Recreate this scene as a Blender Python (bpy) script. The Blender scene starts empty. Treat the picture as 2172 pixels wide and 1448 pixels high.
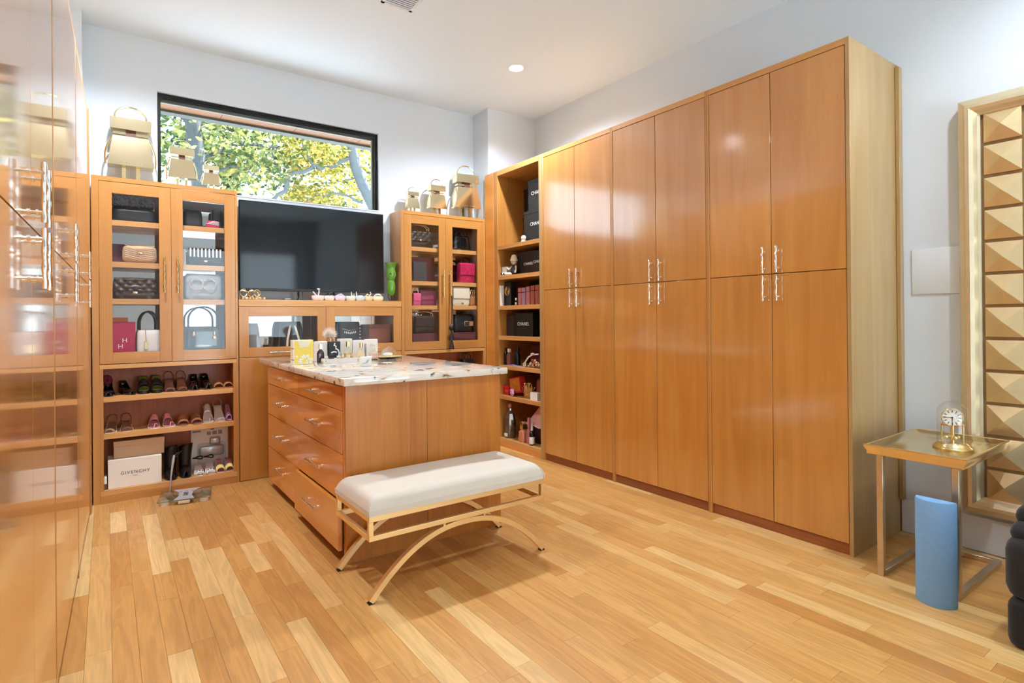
import bpy, bmesh, math, random
from mathutils import Vector, Matrix, Euler

# ------------------------------------------------------------------ camera
scene = bpy.context.scene
COL = scene.collection
cam_data = bpy.data.cameras.new("camera")
cam = bpy.data.objects.new("camera", cam_data)
COL.objects.link(cam)
cam_data.sensor_width = 36.0
cam_data.lens = 36.0 * 1193.536 / 2172.0
cam_data.shift_y = -(724.0 - 671.451) / 2172.0
cam_data.clip_start = 0.01
CAM_R = ((0.8112190831, -0.5846739159, -0.0089449020),
         (-0.0060603295, 0.0068897728, -0.9999579008),
         (0.5847109300, 0.8112391405, 0.0020457986))
_r, _d, _f = (Vector(v) for v in CAM_R)
cam.matrix_world = Matrix(((_r.x, -_d.x, -_f.x, 0.0), (_r.y, -_d.y, -_f.y, 0.0),
                           (_r.z, -_d.z, -_f.z, 1.25), (0, 0, 0, 1)))
scene.camera = cam

# ------------------------------------------------------------------ sky, sun, exposure
world = bpy.data.worlds.new("sky")
scene.world = world
world.use_nodes = True
_bg = world.node_tree.nodes["Background"]
_bg.inputs[0].default_value = (0.74, 0.87, 1.0, 1)
_bg.inputs[1].default_value = 4.2
sun_data = bpy.data.lights.new("sun", 'SUN')
sun_data.energy = 34.0
sun_data.angle = 0.01
sun_data.color = (1.0, 0.95, 0.85)
sun = bpy.data.objects.new("sun", sun_data)
COL.objects.link(sun)
sun.rotation_euler = (math.radians(-4), math.radians(30), 0)
vs = scene.view_settings
vs.view_transform = 'Standard'
vs.look = 'None'
vs.exposure = 0.36
vs.gamma = 1.0
vs.use_curve_mapping = False
DOWNLIGHT_W = 215.0
FRONT_W = 110.0

random.seed(7)
PI = math.pi

# ------------------------------------------------------------------ materials
def S(r, g, b):
    def f(c):
        c /= 255.0
        return c / 12.92 if c <= 0.04045 else ((c + 0.055) / 1.055) ** 2.4
    return (f(r), f(g), f(b), 1.0)

def new_mat(name):
    m = bpy.data.materials.new(name)
    m.use_nodes = True
    nt = m.node_tree
    return m, nt, nt.nodes["Principled BSDF"]

def plain(name, col, rough=0.5, metal=0.0, coat=0.0, bump=0.0, bscale=80.0, vary=0.0, vscale=30.0, spec=None, emit=None, sheen=0.0):
    m, nt, p = new_mat(name)
    p.inputs["Base Color"].default_value = col
    p.inputs["Roughness"].default_value = rough
    p.inputs["Metallic"].default_value = metal
    p.inputs["Coat Weight"].default_value = coat
    p.inputs["Coat Roughness"].default_value = 0.08
    p.inputs["Sheen Weight"].default_value = sheen
    if spec is not None:
        p.inputs["Specular IOR Level"].default_value = spec
    if emit:
        p.inputs["Emission Color"].default_value = emit[0]
        p.inputs["Emission Strength"].default_value = emit[1]
    n = nt.nodes
    tc = n.new("ShaderNodeTexCoord")
    if vary or bump:
        no = n.new("ShaderNodeTexNoise")
        no.inputs["Scale"].default_value = vscale if vary else bscale
        no.inputs["Detail"].default_value = 4.0
        nt.links.new(tc.outputs["Object"], no.inputs["Vector"])
        if vary:
            mx = n.new("ShaderNodeMix"); mx.data_type = 'RGBA'
            mx.inputs[6].default_value = col
            mx.inputs[7].default_value = (col[0] * (1 - vary), col[1] * (1 - vary), col[2] * (1 - vary), 1)
            nt.links.new(no.outputs["Fac"], mx.inputs[0])
            nt.links.new(mx.outputs[2], p.inputs["Base Color"])
        if bump:
            nb = no
            if vary:
                nb = n.new("ShaderNodeTexNoise"); nb.inputs["Scale"].default_value = bscale
                nt.links.new(tc.outputs["Object"], nb.inputs["Vector"])
            bp = n.new("ShaderNodeBump")
            bp.inputs["Strength"].default_value = bump
            bp.inputs["Distance"].default_value = 0.002
            nt.links.new(nb.outputs["Fac"], bp.inputs["Height"])
            nt.links.new(bp.outputs[0], p.inputs["Normal"])
    return m

def wood(name, light, dark, grain='z', rough=0.3, coat=0.35, tone=0.10, streak=9.0, ramp=(0.34, 0.68), coat_rough=0.12, bump=0.04, fine=(0.86, 1.06), coat_ior=1.5):
    m, nt, p = new_mat(name)
    n, L = nt.nodes, nt.links
    tc = n.new("ShaderNodeTexCoord")
    oi = n.new("ShaderNodeObjectInfo")
    ad = n.new("ShaderNodeVectorMath"); ad.operation = 'ADD'
    ms = n.new("ShaderNodeMath"); ms.operation = 'MULTIPLY'; ms.inputs[1].default_value = 37.0
    L.new(oi.outputs["Random"], ms.inputs[0])
    L.new(tc.outputs["Object"], ad.inputs[0])
    L.new(ms.outputs[0], ad.inputs[1])
    mp = n.new("ShaderNodeMapping")
    sc = [streak, streak, streak]
    sc['xyz'.index(grain)] = streak * 0.07
    mp.inputs["Scale"].default_value = sc
    L.new(ad.outputs[0], mp.inputs["Vector"])
    n1 = n.new("ShaderNodeTexNoise"); n1.inputs["Scale"].default_value = 1.0
    n1.inputs["Detail"].default_value = 6.0; n1.inputs["Roughness"].default_value = 0.55
    n1.inputs["Distortion"].default_value = 1.1
    L.new(mp.outputs[0], n1.inputs["Vector"])
    mp2 = n.new("ShaderNodeMapping")
    sc2 = [120.0, 120.0, 120.0]; sc2['xyz'.index(grain)] = 3.0
    mp2.inputs["Scale"].default_value = sc2
    L.new(ad.outputs[0], mp2.inputs["Vector"])
    n2 = n.new("ShaderNodeTexNoise"); n2.inputs["Scale"].default_value = 1.0; n2.inputs["Detail"].default_value = 3.0
    L.new(mp2.outputs[0], n2.inputs["Vector"])
    cr = n.new("ShaderNodeValToRGB")
    cr.color_ramp.elements[0].position = ramp[0]; cr.color_ramp.elements[0].color = dark
    cr.color_ramp.elements[1].position = ramp[1]; cr.color_ramp.elements[1].color = light
    L.new(n1.outputs["Fac"], cr.inputs[0])
    mx = n.new("ShaderNodeMix"); mx.data_type = 'RGBA'; mx.blend_type = 'MULTIPLY'
    mr = n.new("ShaderNodeMapRange"); mr.inputs[1].default_value = 0.3; mr.inputs[2].default_value = 0.7
    mr.inputs[3].default_value = fine[0]; mr.inputs[4].default_value = fine[1]
    L.new(n2.outputs["Fac"], mr.inputs[0])
    mx.inputs[0].default_value = 1.0
    L.new(cr.outputs[0], mx.inputs[6]); L.new(mr.outputs[0], mx.inputs[7])
    hv = n.new("ShaderNodeHueSaturation")
    mr2 = n.new("ShaderNodeMapRange"); mr2.inputs[3].default_value = 1 - tone; mr2.inputs[4].default_value = 1 + tone
    L.new(oi.outputs["Random"], mr2.inputs[0])
    L.new(mr2.outputs[0], hv.inputs["Value"])
    L.new(mx.outputs[2], hv.inputs["Color"])
    L.new(hv.outputs[0], p.inputs["Base Color"])
    p.inputs["Roughness"].default_value = rough
    p.inputs["Coat Weight"].default_value = coat
    p.inputs["Coat Roughness"].default_value = coat_rough
    p.inputs["Coat IOR"].default_value = coat_ior
    bp = n.new("ShaderNodeBump"); bp.inputs["Strength"].default_value = bump; bp.inputs["Distance"].default_value = 0.001
    L.new(n2.outputs["Fac"], bp.inputs["Height"]); L.new(bp.outputs[0], p.inputs["Normal"])
    L.new(bp.outputs[0], p.inputs["Coat Normal"])
    return m

def floor_wood(name):
    m, nt, p = new_mat(name)
    n, L = nt.nodes, nt.links
    tc = n.new("ShaderNodeTexCoord"); oi = n.new("ShaderNodeObjectInfo")
    ge = n.new("ShaderNodeNewGeometry")
    sm = n.new("ShaderNodeMath"); sm.operation = 'ADD'
    L.new(oi.outputs["Random"], sm.inputs[0]); L.new(ge.outputs["Random Per Island"], sm.inputs[1])
    fr = n.new("ShaderNodeMath"); fr.operation = 'FRACT'; L.new(sm.outputs[0], fr.inputs[0])
    ml = n.new("ShaderNodeMath"); ml.operation = 'MULTIPLY'; ml.inputs[1].default_value = 61.0
    L.new(fr.outputs[0], ml.inputs[0])
    ad = n.new("ShaderNodeVectorMath"); ad.operation = 'ADD'
    L.new(tc.outputs["Object"], ad.inputs[0]); L.new(ml.outputs[0], ad.inputs[1])
    mp = n.new("ShaderNodeMapping"); mp.inputs["Scale"].default_value = (16, 1.5, 16)
    L.new(ad.outputs[0], mp.inputs["Vector"])
    n1 = n.new("ShaderNodeTexNoise"); n1.inputs["Scale"].default_value = 1.0; n1.inputs["Detail"].default_value = 2.0
    n1.inputs["Distortion"].default_value = 0.7
    L.new(mp.outputs[0], n1.inputs["Vector"])
    # contour lines of the noise give cathedral grain
    mm = n.new("ShaderNodeMath"); mm.operation = 'MULTIPLY'; mm.inputs[1].default_value = 30.0
    L.new(n1.outputs["Fac"], mm.inputs[0])
    sn = n.new("ShaderNodeMath"); sn.operation = 'SINE'; L.new(mm.outputs[0], sn.inputs[0])
    mp2 = n.new("ShaderNodeMapping"); mp2.inputs["Scale"].default_value = (170, 6, 170)
    L.new(ad.outputs[0], mp2.inputs["Vector"])
    n2 = n.new("ShaderNodeTexNoise"); n2.inputs["Scale"].default_value = 1.0; n2.inputs["Detail"].default_value = 3.0
    L.new(mp2.outputs[0], n2.inputs["Vector"])
    cr = n.new("ShaderNodeValToRGB")
    e = cr.color_ramp.elements
    e[0].position = 0.0; e[0].color = FLOOR_DARK
    e[1].position = 1.0; e[1].color = FLOOR_LIGHT
    a = e.new(0.16); a.color = FLOOR_MID
    b = e.new(0.72); b.color = FLOOR_MID2
    L.new(fr.outputs[0], cr.inputs[0])
    mr = n.new("ShaderNodeMapRange"); mr.inputs[1].default_value = -1; mr.inputs[2].default_value = 1
    mr.inputs[3].default_value = 0.89; mr.inputs[4].default_value = 1.05
    L.new(sn.outputs[0], mr.inputs[0])
    mr3 = n.new("ShaderNodeMapRange"); mr3.inputs[1].default_value = 0.3; mr3.inputs[2].default_value = 0.7
    mr3.inputs[3].default_value = 0.91; mr3.inputs[4].default_value = 1.06
    L.new(n2.outputs["Fac"], mr3.inputs[0])
    m1 = n.new("ShaderNodeMath"); m1.operation = 'MULTIPLY'
    L.new(mr.outputs[0], m1.inputs[0]); L.new(mr3.outputs[0], m1.inputs[1])
    mx = n.new("ShaderNodeMix"); mx.data_type = 'RGBA'; mx.blend_type = 'MULTIPLY'; mx.inputs[0].default_value = 1.0
    L.new(cr.outputs[0], mx.inputs[6]); L.new(m1.outputs[0], mx.inputs[7])
    L.new(mx.outputs[2], p.inputs["Base Color"])
    p.inputs["Roughness"].default_value = 0.36
    p.inputs["Coat Weight"].default_value = 0.25
    p.inputs["Coat Roughness"].default_value = 0.18
    return m

def thin_glass(name, tint=(1, 1, 1, 1), rough=0.01, ior=1.5):
    m, nt, p = new_mat(name)
    n, L = nt.nodes, nt.links
    n.remove(p)
    t = n.new("ShaderNodeBsdfTransparent"); t.inputs[0].default_value = tint
    g = n.new("ShaderNodeBsdfGlossy"); g.inputs["Roughness"].default_value = rough
    fr = n.new("ShaderNodeFresnel"); ge = n.new("ShaderNodeNewGeometry"); mr = n.new("ShaderNodeMapRange")
    mr.inputs[3].default_value = ior; mr.inputs[4].default_value = 1.0/ior   # same sheen on both sides of the thin wall
    L.new(ge.outputs["Backfacing"], mr.inputs[0]); L.new(mr.outputs[0], fr.inputs[0])
    mx = n.new("ShaderNodeMixShader")
    L.new(fr.outputs[0], mx.inputs[0]); L.new(t.outputs[0], mx.inputs[1]); L.new(g.outputs[0], mx.inputs[2])
    L.new(mx.outputs[0], n["Material Output"].inputs[0])
    return m

def granite(name):
    m, nt, p = new_mat(name)
    n, L = nt.nodes, nt.links
    tc = n.new("ShaderNodeTexCoord")
    mp = n.new("ShaderNodeMapping"); mp.inputs["Scale"].default_value = (2.2, 5.0, 6.0); mp.inputs["Rotation"].default_value = (0, 0, 0.5)
    mp.inputs["Location"].default_value = (0.4, 1.7, 0)
    L.new(tc.outputs["Object"], mp.inputs[0])
    a = n.new("ShaderNodeTexNoise"); a.inputs["Scale"].default_value = 1.6; a.inputs["Detail"].default_value = 7; a.inputs["Distortion"].default_value = 1.5
    L.new(mp.outputs[0], a.inputs["Vector"])
    cr = n.new("ShaderNodeValToRGB"); e = cr.color_ramp.elements
    e[0].position = 0.27; e[0].color = S(34, 28, 27)
    e[1].position = 0.80; e[1].color = S(236, 226, 205)
    x = e.new(0.33); x.color = S(150, 116, 84)
    x = e.new(0.38); x.color = S(214, 203, 184)
    x = e.new(0.55); x.color = S(232, 226, 214)
    x = e.new(0.66); x.color = S(212, 205, 196)
    L.new(a.outputs["Fac"], cr.inputs[0])
    b = n.new("ShaderNodeTexVoronoi"); b.inputs["Scale"].default_value = 9.0; b.feature = 'F1'
    L.new(tc.outputs["Object"], b.inputs["Vector"])
    c = n.new("ShaderNodeTexNoise"); c.inputs["Scale"].default_value = 14.0; c.inputs["Detail"].default_value = 5
    L.new(tc.outputs["Object"], c.inputs["Vector"])
    cr2 = n.new("ShaderNodeValToRGB"); cr2.color_ramp.elements[0].position = 0.545; cr2.color_ramp.elements[1].position = 0.59
    L.new(c.outputs["Fac"], cr2.inputs[0])
    cr3 = n.new("ShaderNodeValToRGB"); cr3.color_ramp.elements[0].position = 0.38; cr3.color_ramp.elements[0].color = (1, 1, 1, 1)
    cr3.color_ramp.elements[1].position = 0.48; cr3.color_ramp.elements[1].color = (0, 0, 0, 1)
    L.new(b.outputs["Distance"], cr3.inputs[0])
    mu = n.new("ShaderNodeMath"); mu.operation = 'MULTIPLY'
    L.new(cr2.outputs[0], mu.inputs[0]); L.new(cr3.outputs[0], mu.inputs[1])
    mx = n.new("ShaderNodeMix"); mx.data_type = 'RGBA'
    mx.inputs[7].default_value = S(38, 28, 26)
    L.new(mu.outputs[0], mx.inputs[0]); L.new(cr.outputs[0], mx.inputs[6])
    L.new(mx.outputs[2], p.inputs["Base Color"])
    p.inputs["Roughness"].default_value = 0.08
    p.inputs["Coat Weight"].default_value = 0.6
    p.inputs["Coat Roughness"].default_value = 0.03
    return m

FLOOR_DARK = S(186, 128, 64); FLOOR_MID = S(197, 143, 76); FLOOR_MID2 = S(206, 156, 89); FLOOR_LIGHT = S(222, 184, 122)
M = {}
M['wall'] = plain('painted_wall', (0.69, 0.755, 0.82, 1), 0.75, bump=0.05, bscale=160)
M['ceiling'] = plain('painted_ceiling', (0.80, 0.91, 1.0, 1), 0.8, bump=0.05, bscale=160)
M['trim'] = plain('painted_trim', (0.74, 0.80, 0.86, 1), 0.4)
M['floor'] = floor_wood('maple_floor')
M['door_wood'] = wood('varnished_cherry', S(204, 142, 66), S(190, 124, 52), 'z', 0.34, 1.0, 0.05, coat_rough=0.12, fine=(0.955, 1.03), bump=0.02, coat_ior=1.85)
M['frame_wood'] = wood('cherry_frame', S(198, 140, 72), S(184, 124, 58), 'z', 0.36, 0.5, 0.05, fine=(0.94, 1.04))
M['rail_wood'] = wood('cherry_rail', S(198, 140, 72), S(184, 124, 58), 'x', 0.36, 0.5, 0.05, fine=(0.94, 1.04))
M['side_wood'] = wood('sheen_pale_cherry_side', S(180, 148, 98), S(168, 134, 84), 'z', 0.36, 0.4, 0.04, fine=(0.95, 1.03))  # same cherry as the other wood; reflected sheen put into a paler colour
M['shelf_wood'] = wood('cherry_shelf', S(220, 166, 100), S(206, 148, 82), 'x', 0.38, 0.25, 0.05)
M['shelf_wood_y'] = wood('cherry_shelf_deep', S(218, 162, 94), S(202, 142, 76), 'y', 0.38, 0.25, 0.05)
M['back_wood'] = wood('cherry_back', S(178, 96, 44), S(160, 82, 36), 'z', 0.45, 0.1, 0.03)
M['island_wood'] = wood('oak_panel', S(198, 127, 44), S(178, 103, 28), 'z', 0.42, 0.2, 0.03, streak=14, ramp=(0.3, 0.7), fine=(0.92, 1.05))
M['drawer_wood'] = wood('cherry_drawer', S(228, 154, 68), S(214, 136, 54), 'y', 0.30, 1.0, 0.04, coat_rough=0.08, fine=(0.95, 1.03), bump=0.02, coat_ior=1.65)
M['plinth'] = wood('dark_plinth', S(160, 92, 46), S(140, 76, 36), 'y', 0.5, 0.1, 0.03)
M['granite'] = granite('polished_granite')
M['chrome'] = plain('polished_chrome', (0.95, 0.93, 0.89, 1), 0.10, 1.0)
M['brass'] = plain('polished_brass', (0.83, 0.66, 0.36, 1), 0.16, 1.0)
M['gold'] = plain('pale_polished_gold', (0.90, 0.79, 0.53, 1), 0.16, 1.0)
M['bench_gold'] = plain('satin_champagne_gold', (0.88, 0.63, 0.30, 1), 0.38, 0.85)
M['gold_leaf'] = plain('gold_leaf', (0.80, 0.61, 0.34, 1), 0.40, 0.75, bump=0.35, bscale=45, vary=0.22, vscale=16)
M['gold_leaf_rail'] = plain('pale_gold_leaf', (0.80, 0.68, 0.46, 1), 0.38, 0.7, bump=0.3, bscale=45, vary=0.18, vscale=12)
M['tray_gold'] = plain('brushed_tray_gold', (0.84, 0.66, 0.36, 1), 0.22, 0.95, vary=0.10, vscale=9)
M['leg_silver_gold'] = plain('leafed_leg', (0.72, 0.60, 0.42, 1), 0.32, 0.85, bump=0.3, bscale=60, vary=0.3, vscale=26)
M['mirror'] = plain('mirror', (0.66, 0.65, 0.62, 1), 0.02, 1.0)
M['glass'] = thin_glass('clear_glass')
M['window_glass'] = thin_glass('window_glass', (0.97, 1.0, 0.99, 1))
M['black'] = plain('black_satin', S(14, 14, 16), 0.35)
M['black_frame'] = plain('black_anodised', S(10, 11, 12), 0.3, 0.2)
M['screen'] = plain('tv_screen', S(15, 15, 18), 0.07, spec=0.5)
M['white'] = plain('white_satin', S(240, 238, 232), 0.45)
M['cream'] = plain('cream_leather', S(235, 224, 204), 0.45, bump=0.2, bscale=240)
M['linen'] = plain('ivory_linen', S(214, 206, 190), 0.85, bump=0.5, bscale=520, vary=0.06, vscale=140, sheen=0.2)
M['text_white'] = plain('white_print', S(245, 245, 245), 0.6)
M['text_dark'] = plain('dark_print', S(60, 56, 52), 0.6)

# ------------------------------------------------------------------ helpers
ORG = {}

class MB:
    """collects simple solids in one bmesh; w() links it in world coordinates, l() in the thing's own"""
    def __init__(s):
        s.bm = bmesh.new(); s.mi = 0
    def _f(s, vs, sm=False):
        try:
            f = s.bm.faces.new(vs); f.material_index = s.mi; f.smooth = sm
            return f
        except ValueError:
            return None
    def box(s, x0, x1, y0, y1, z0, z1, bev=0.0, seg=1):
        if x0 > x1: x0, x1 = x1, x0
        if y0 > y1: y0, y1 = y1, y0
        if z0 > z1: z0, z1 = z1, z0
        v = [s.bm.verts.new(p) for p in ((x0,y0,z0),(x1,y0,z0),(x1,y1,z0),(x0,y1,z0),(x0,y0,z1),(x1,y0,z1),(x1,y1,z1),(x0,y1,z1))]
        fs = [s._f([v[i] for i in q]) for q in ((3,2,1,0),(4,5,6,7),(0,1,5,4),(1,2,6,5),(2,3,7,6),(3,0,4,7))]
        if bev > 0:
            es = list({e for f in fs for e in f.edges})
            r = bmesh.ops.bevel(s.bm, geom=es, offset=bev, segments=seg, affect='EDGES', profile=0.5)
            for f in r['faces']:
                f.material_index = s.mi; f.smooth = True
        return s
    def loft(s, rings, cap=True, sm=True, closed=True):
        R = [[s.bm.verts.new(p) for p in r] for r in rings]
        n = len(R[0])
        for a, b in zip(R[:-1], R[1:]):
            for i in range(n if closed else n - 1):
                j = (i + 1) % n
                s._f([a[i], a[j], b[j], b[i]], sm)
        if cap and closed:
            s._f(list(reversed(R[0]))); s._f(R[-1])
        return s
    def cyl(s, p0, p1, r, n=12, r1=None, cap=True, sm=True):
        p0, p1 = Vector(p0), Vector(p1); d = (p1 - p0).normalized()
        u = d.orthogonal().normalized(); w = d.cross(u)
        r1 = r if r1 is None else r1
        ring = lambda p, q: [p + (u * math.cos(2*PI*i/n) + w * math.sin(2*PI*i/n)) * q for i in range(n)]
        return s.loft([ring(p0, r), ring(p1, r1)], cap, sm)
    def tube(s, pts, r, n=8, closed=False, flat=None, up=None):
        """swept tube; r scalar or list; flat=(a,b) gives an a x b rectangular section"""
        P = [Vector(p) for p in pts]; m = len(P); rings = []
        prev = None
        for i in range(m):
            if closed: t = P[(i+1) % m] - P[i-1]
            else: t = P[min(i+1, m-1)] - P[max(i-1, 0)]
            t.normalize()
            if up is not None:
                u = Vector(up) - t * Vector(up).dot(t)
            elif prev is None:
                u = t.orthogonal()
            else:
                u = prev - t * prev.dot(t)
            if u.length < 1e-6: u = t.orthogonal()
            u.normalize(); prev = u; w = t.cross(u)
            q = r[i] if isinstance(r, (list, tuple)) else r
            if flat:
                a, b = flat
                rings.append([P[i]+u*a+w*b, P[i]-u*a+w*b, P[i]-u*a-w*b, P[i]+u*a-w*b])
            else:
                rings.append([P[i] + (u*math.cos(2*PI*k/n) + w*math.sin(2*PI*k/n)) * q for k in range(n)])
        if closed: rings.append(rings[0]); return s.loft_closed(rings[:-1], not flat)
        return s.loft(rings, True, not flat)
    def loft_closed(s, rings, sm=True):
        R = [[s.bm.verts.new(p) for p in r] for r in rings]
        n = len(R[0]); m = len(R)
        for k in range(m):
            a, b = R[k], R[(k+1) % m]
            for i in range(n):
                s._f([a[i], a[(i+1) % n], b[(i+1) % n], b[i]], sm)
        return s
    def lathe(s, prof, n=24, c=(0, 0, 0), sx=1.0, sy=1.0, cap=True):
        c = Vector(c)
        return s.loft([[c + Vector((r*sx*math.cos(2*PI*i/n), r*sy*math.sin(2*PI*i/n), z)) for i in range(n)] for r, z in prof], cap, True)
    def prism(s, poly, axis, h0, h1, sm=False):
        def P(a, b, h):
            return {'x': (h, a, b), 'y': (a, h, b), 'z': (a, b, h)}[axis]
        return s.loft([[P(a, b, h0) for a, b in poly], [P(a, b, h1) for a, b in poly]], True, sm)
    def ell(s, c, rx, ry, rz, nu=16, nv=10):
        c = Vector(c)
        rings = []
        for j in range(nv + 1):
            t = -PI/2 + PI * j / nv
            q = max(math.cos(t), 0.02)
            rings.append([c + Vector((rx*q*math.cos(2*PI*i/nu), ry*q*math.sin(2*PI*i/nu), rz*math.sin(t))) for i in range(nu)])
        return s.loft(rings, True, True)
    def grid(s, fn, nu, nv, sm=True):
        V = [[s.bm.verts.new(fn(i/nu, j/nv)) for i in range(nu+1)] for j in range(nv+1)]
        for j in range(nv):
            for i in range(nu):
                s._f([V[j][i], V[j][i+1], V[j+1][i+1], V[j+1][i]], sm)
        return s
    def xf(s, mat):
        s.bm.transform(mat); return s
    def _obj(s, name, mat, parent, off, sharp):
        bmesh.ops.recalc_face_normals(s.bm, faces=s.bm.faces)
        me = bpy.data.meshes.new(name)
        if off is not None: s.bm.transform(Matrix.Translation(-off))
        s.bm.to_mesh(me); s.bm.free()
        for m in (mat if isinstance(mat, (list, tuple)) else [mat]):
            me.materials.append(M[m] if isinstance(m, str) else m)
        if sharp: me.set_sharp_from_angle(angle=math.radians(sharp))
        o = bpy.data.objects.new(name, me); COL.objects.link(o)
        if parent: o.parent = parent
        return o
    def w(s, name, mat, parent=None, sharp=38):
        org = ORG.get(parent.name) if parent else None
        o = s._obj(name, mat, parent, org, sharp)
        if parent: ORG[o.name] = org
        return o
    def l(s, name, mat, parent, sharp=38):
        o = s._obj(name, mat, parent, None, sharp)
        return o

def thing(name, label, cat, loc=(0, 0, 0), rz=0.0, group=None):
    o = bpy.data.objects.new(name, None); COL.objects.link(o)
    o.empty_display_size = 0.05
    o.location = loc; o.rotation_euler = (0, 0, rz)
    ORG[o.name] = Vector(loc)
    o["label"] = label; o["category"] = cat
    if group: o["group"] = group
    return o

def tag(o, label, cat, group=None):
    o["label"] = label; o["category"] = cat
    if group: o["group"] = group
    return o

def struct(o, label=None):
    o["kind"] = "structure"
    if label: o["label"] = label
    return o

def copy_tree(o, parent=None):
    c = o.copy(); COL.objects.link(c)
    if parent is not None: c.parent = parent
    for ch in list(o.children): copy_tree(ch, c)
    return c

def recenter(o):
    """a top-level mesh in world coordinates gets its origin at its base centre"""
    vs_ = [v.co for v in o.data.vertices]
    lo = Vector((min(v.x for v in vs_), min(v.y for v in vs_), min(v.z for v in vs_)))
    hi = Vector((max(v.x for v in vs_), max(v.y for v in vs_), max(v.z for v in vs_)))
    c = Vector(((lo.x+hi.x)/2, (lo.y+hi.y)/2, lo.z))
    o.data.transform(Matrix.Translation(-c)); o.location = c
    return o

def text(name, s, size, mat, parent, mtx, extrude=0.0006, space=1.0):
    """flat lettering as a mesh; mtx places it in the parent's own frame"""
    cu = bpy.data.curves.new(name, 'FONT')
    cu.body = s; cu.size = size; cu.extrude = extrude; cu.align_x = 'CENTER'; cu.align_y = 'CENTER'
    cu.space_character = space; cu.resolution_u = 3
    t = bpy.data.objects.new(name + "_curve", cu); COL.objects.link(t)
    dg = bpy.context.evaluated_depsgraph_get()
    me = bpy.data.meshes.new_from_object(t.evaluated_get(dg))
    bpy.data.objects.remove(t); bpy.data.curves.remove(cu)
    me.name = name; me.materials.clear(); me.materials.append(M[mat] if isinstance(mat, str) else mat)
    me.transform(mtx)
    o = bpy.data.objects.new(name, me); COL.objects.link(o); o.parent = parent
    return o

def face_y(x, y, z):   # lettering read from -y
    return Matrix.Translation((x, y, z)) @ Matrix.Rotation(PI/2, 4, 'X')
def face_x(x, y, z):   # lettering read from -x
    return Matrix.Translation((x, y, z)) @ Matrix.Rotation(-PI/2, 4, 'Z') @ Matrix.Rotation(PI/2, 4, 'X')

def bar_handle(b, c, ax, out, length, off=0.030, r=0.0062):
    """wavy bar handle standing on two collared posts"""
    c, ax, out = Vector(c), Vector(ax), Vector(out)
    w = ax.cross(out)
    n = 44; rings = []
    for i in range(n + 1):
        t = i / n
        p = c + out*off + ax*(t-0.5)*length
        q = r*(1.0 + 0.10*math.sin(2*PI*t*length/0.042))
        sway = w*(0.0012*math.sin(2*PI*t*length/0.060)) if 0 < i < n else w*0.0
        rings.append([p + sway + (out*math.cos(2*PI*k/10) + w*math.sin(2*PI*k/10))*q for k in range(10)])
    b.loft(rings)
    for e in (-1, 1):
        q = c + ax*e*(length/2 - length*0.17)
        b.cyl(q, q+out*off, r*0.6, 8)
        b.cyl(q, q+out*0.004, r*1.3, 10)
        b.cyl(q+out*off*0.45, q+out*off*0.62, r*1.0, 8)
    return b

def rrect(cx, cy, hw, hd, r, n=5):
    """rounded rectangle outline"""
    r = min(r, hw*0.999, hd*0.999)
    out = []
    for sx, sy, a0 in ((1, 1, 0), (-1, 1, 90), (-1, -1, 180), (1, -1, 270)):
        for k in range(n + 1):
            a = math.radians(a0 + 90*k/n)
            out.append((cx + sx*(hw-r) + r*math.cos(a), cy + sy*(hd-r) + r*math.sin(a)))
    return out

def pillow(b, w, d, h, z0=0.0, top=0.9, p=4.0, quilt=0.0, qs=0.05, crown=0.12, nu=40, nv=18, cx=0.0, cy=0.0):
    """soft rounded block: superellipse section, rounded at top and bottom, optional quilted relief"""
    rings = []
    for j in range(nv + 1):
        v = j / nv
        e = 1.0 - (abs(2*v-1))**6 * crown
        tp = 1.0 + (top-1.0)*v
        hw, hd = w/2*tp*e, d/2*(1+(top-1.0)*v*0.8)*(1.0 - (abs(2*v-1))**5*crown*2.0)
        ring = []
        for i in range(nu):
            a = 2*PI*i/nu
            ca, sa = math.cos(a), math.sin(a)
            x = hw*math.copysign(abs(ca)**(2/p), ca); y = hd*math.copysign(abs(sa)**(2/p), sa)
            z = z0 + h*v
            if quilt:
                q = quilt*abs(math.sin(PI*(x+z)/qs)*math.sin(PI*(x-z)/qs))
                y += math.copysign(q, y) if abs(y) > hd*0.5 else 0
            ring.append(Vector((cx+x, cy+y, z)))
        rings.append(ring)
    b.loft(rings)
    return b

def arc(c, rx, rz, a0=0.0, a1=180.0, n=18, axis='x'):
    out = []
    for i in range(n + 1):
        a = math.radians(a0 + (a1-a0)*i/n)
        if axis == 'x': out.append((c[0]+rx*math.cos(a), c[1], c[2]+rz*math.sin(a)))
        else: out.append((c[0], c[1]+rx*math.cos(a), c[2]+rz*math.sin(a)))
    return out

# ------------------------------------------------------------------ the room
ZC = 3.37; XW = 3.729; YW = 5.017; YF = -3.0; XL = -0.80
YB = 4.772; XR = 3.119
WX0, WX1, WZ0, WZ1 = 0.322, 2.088, 2.270, 2.992

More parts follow.
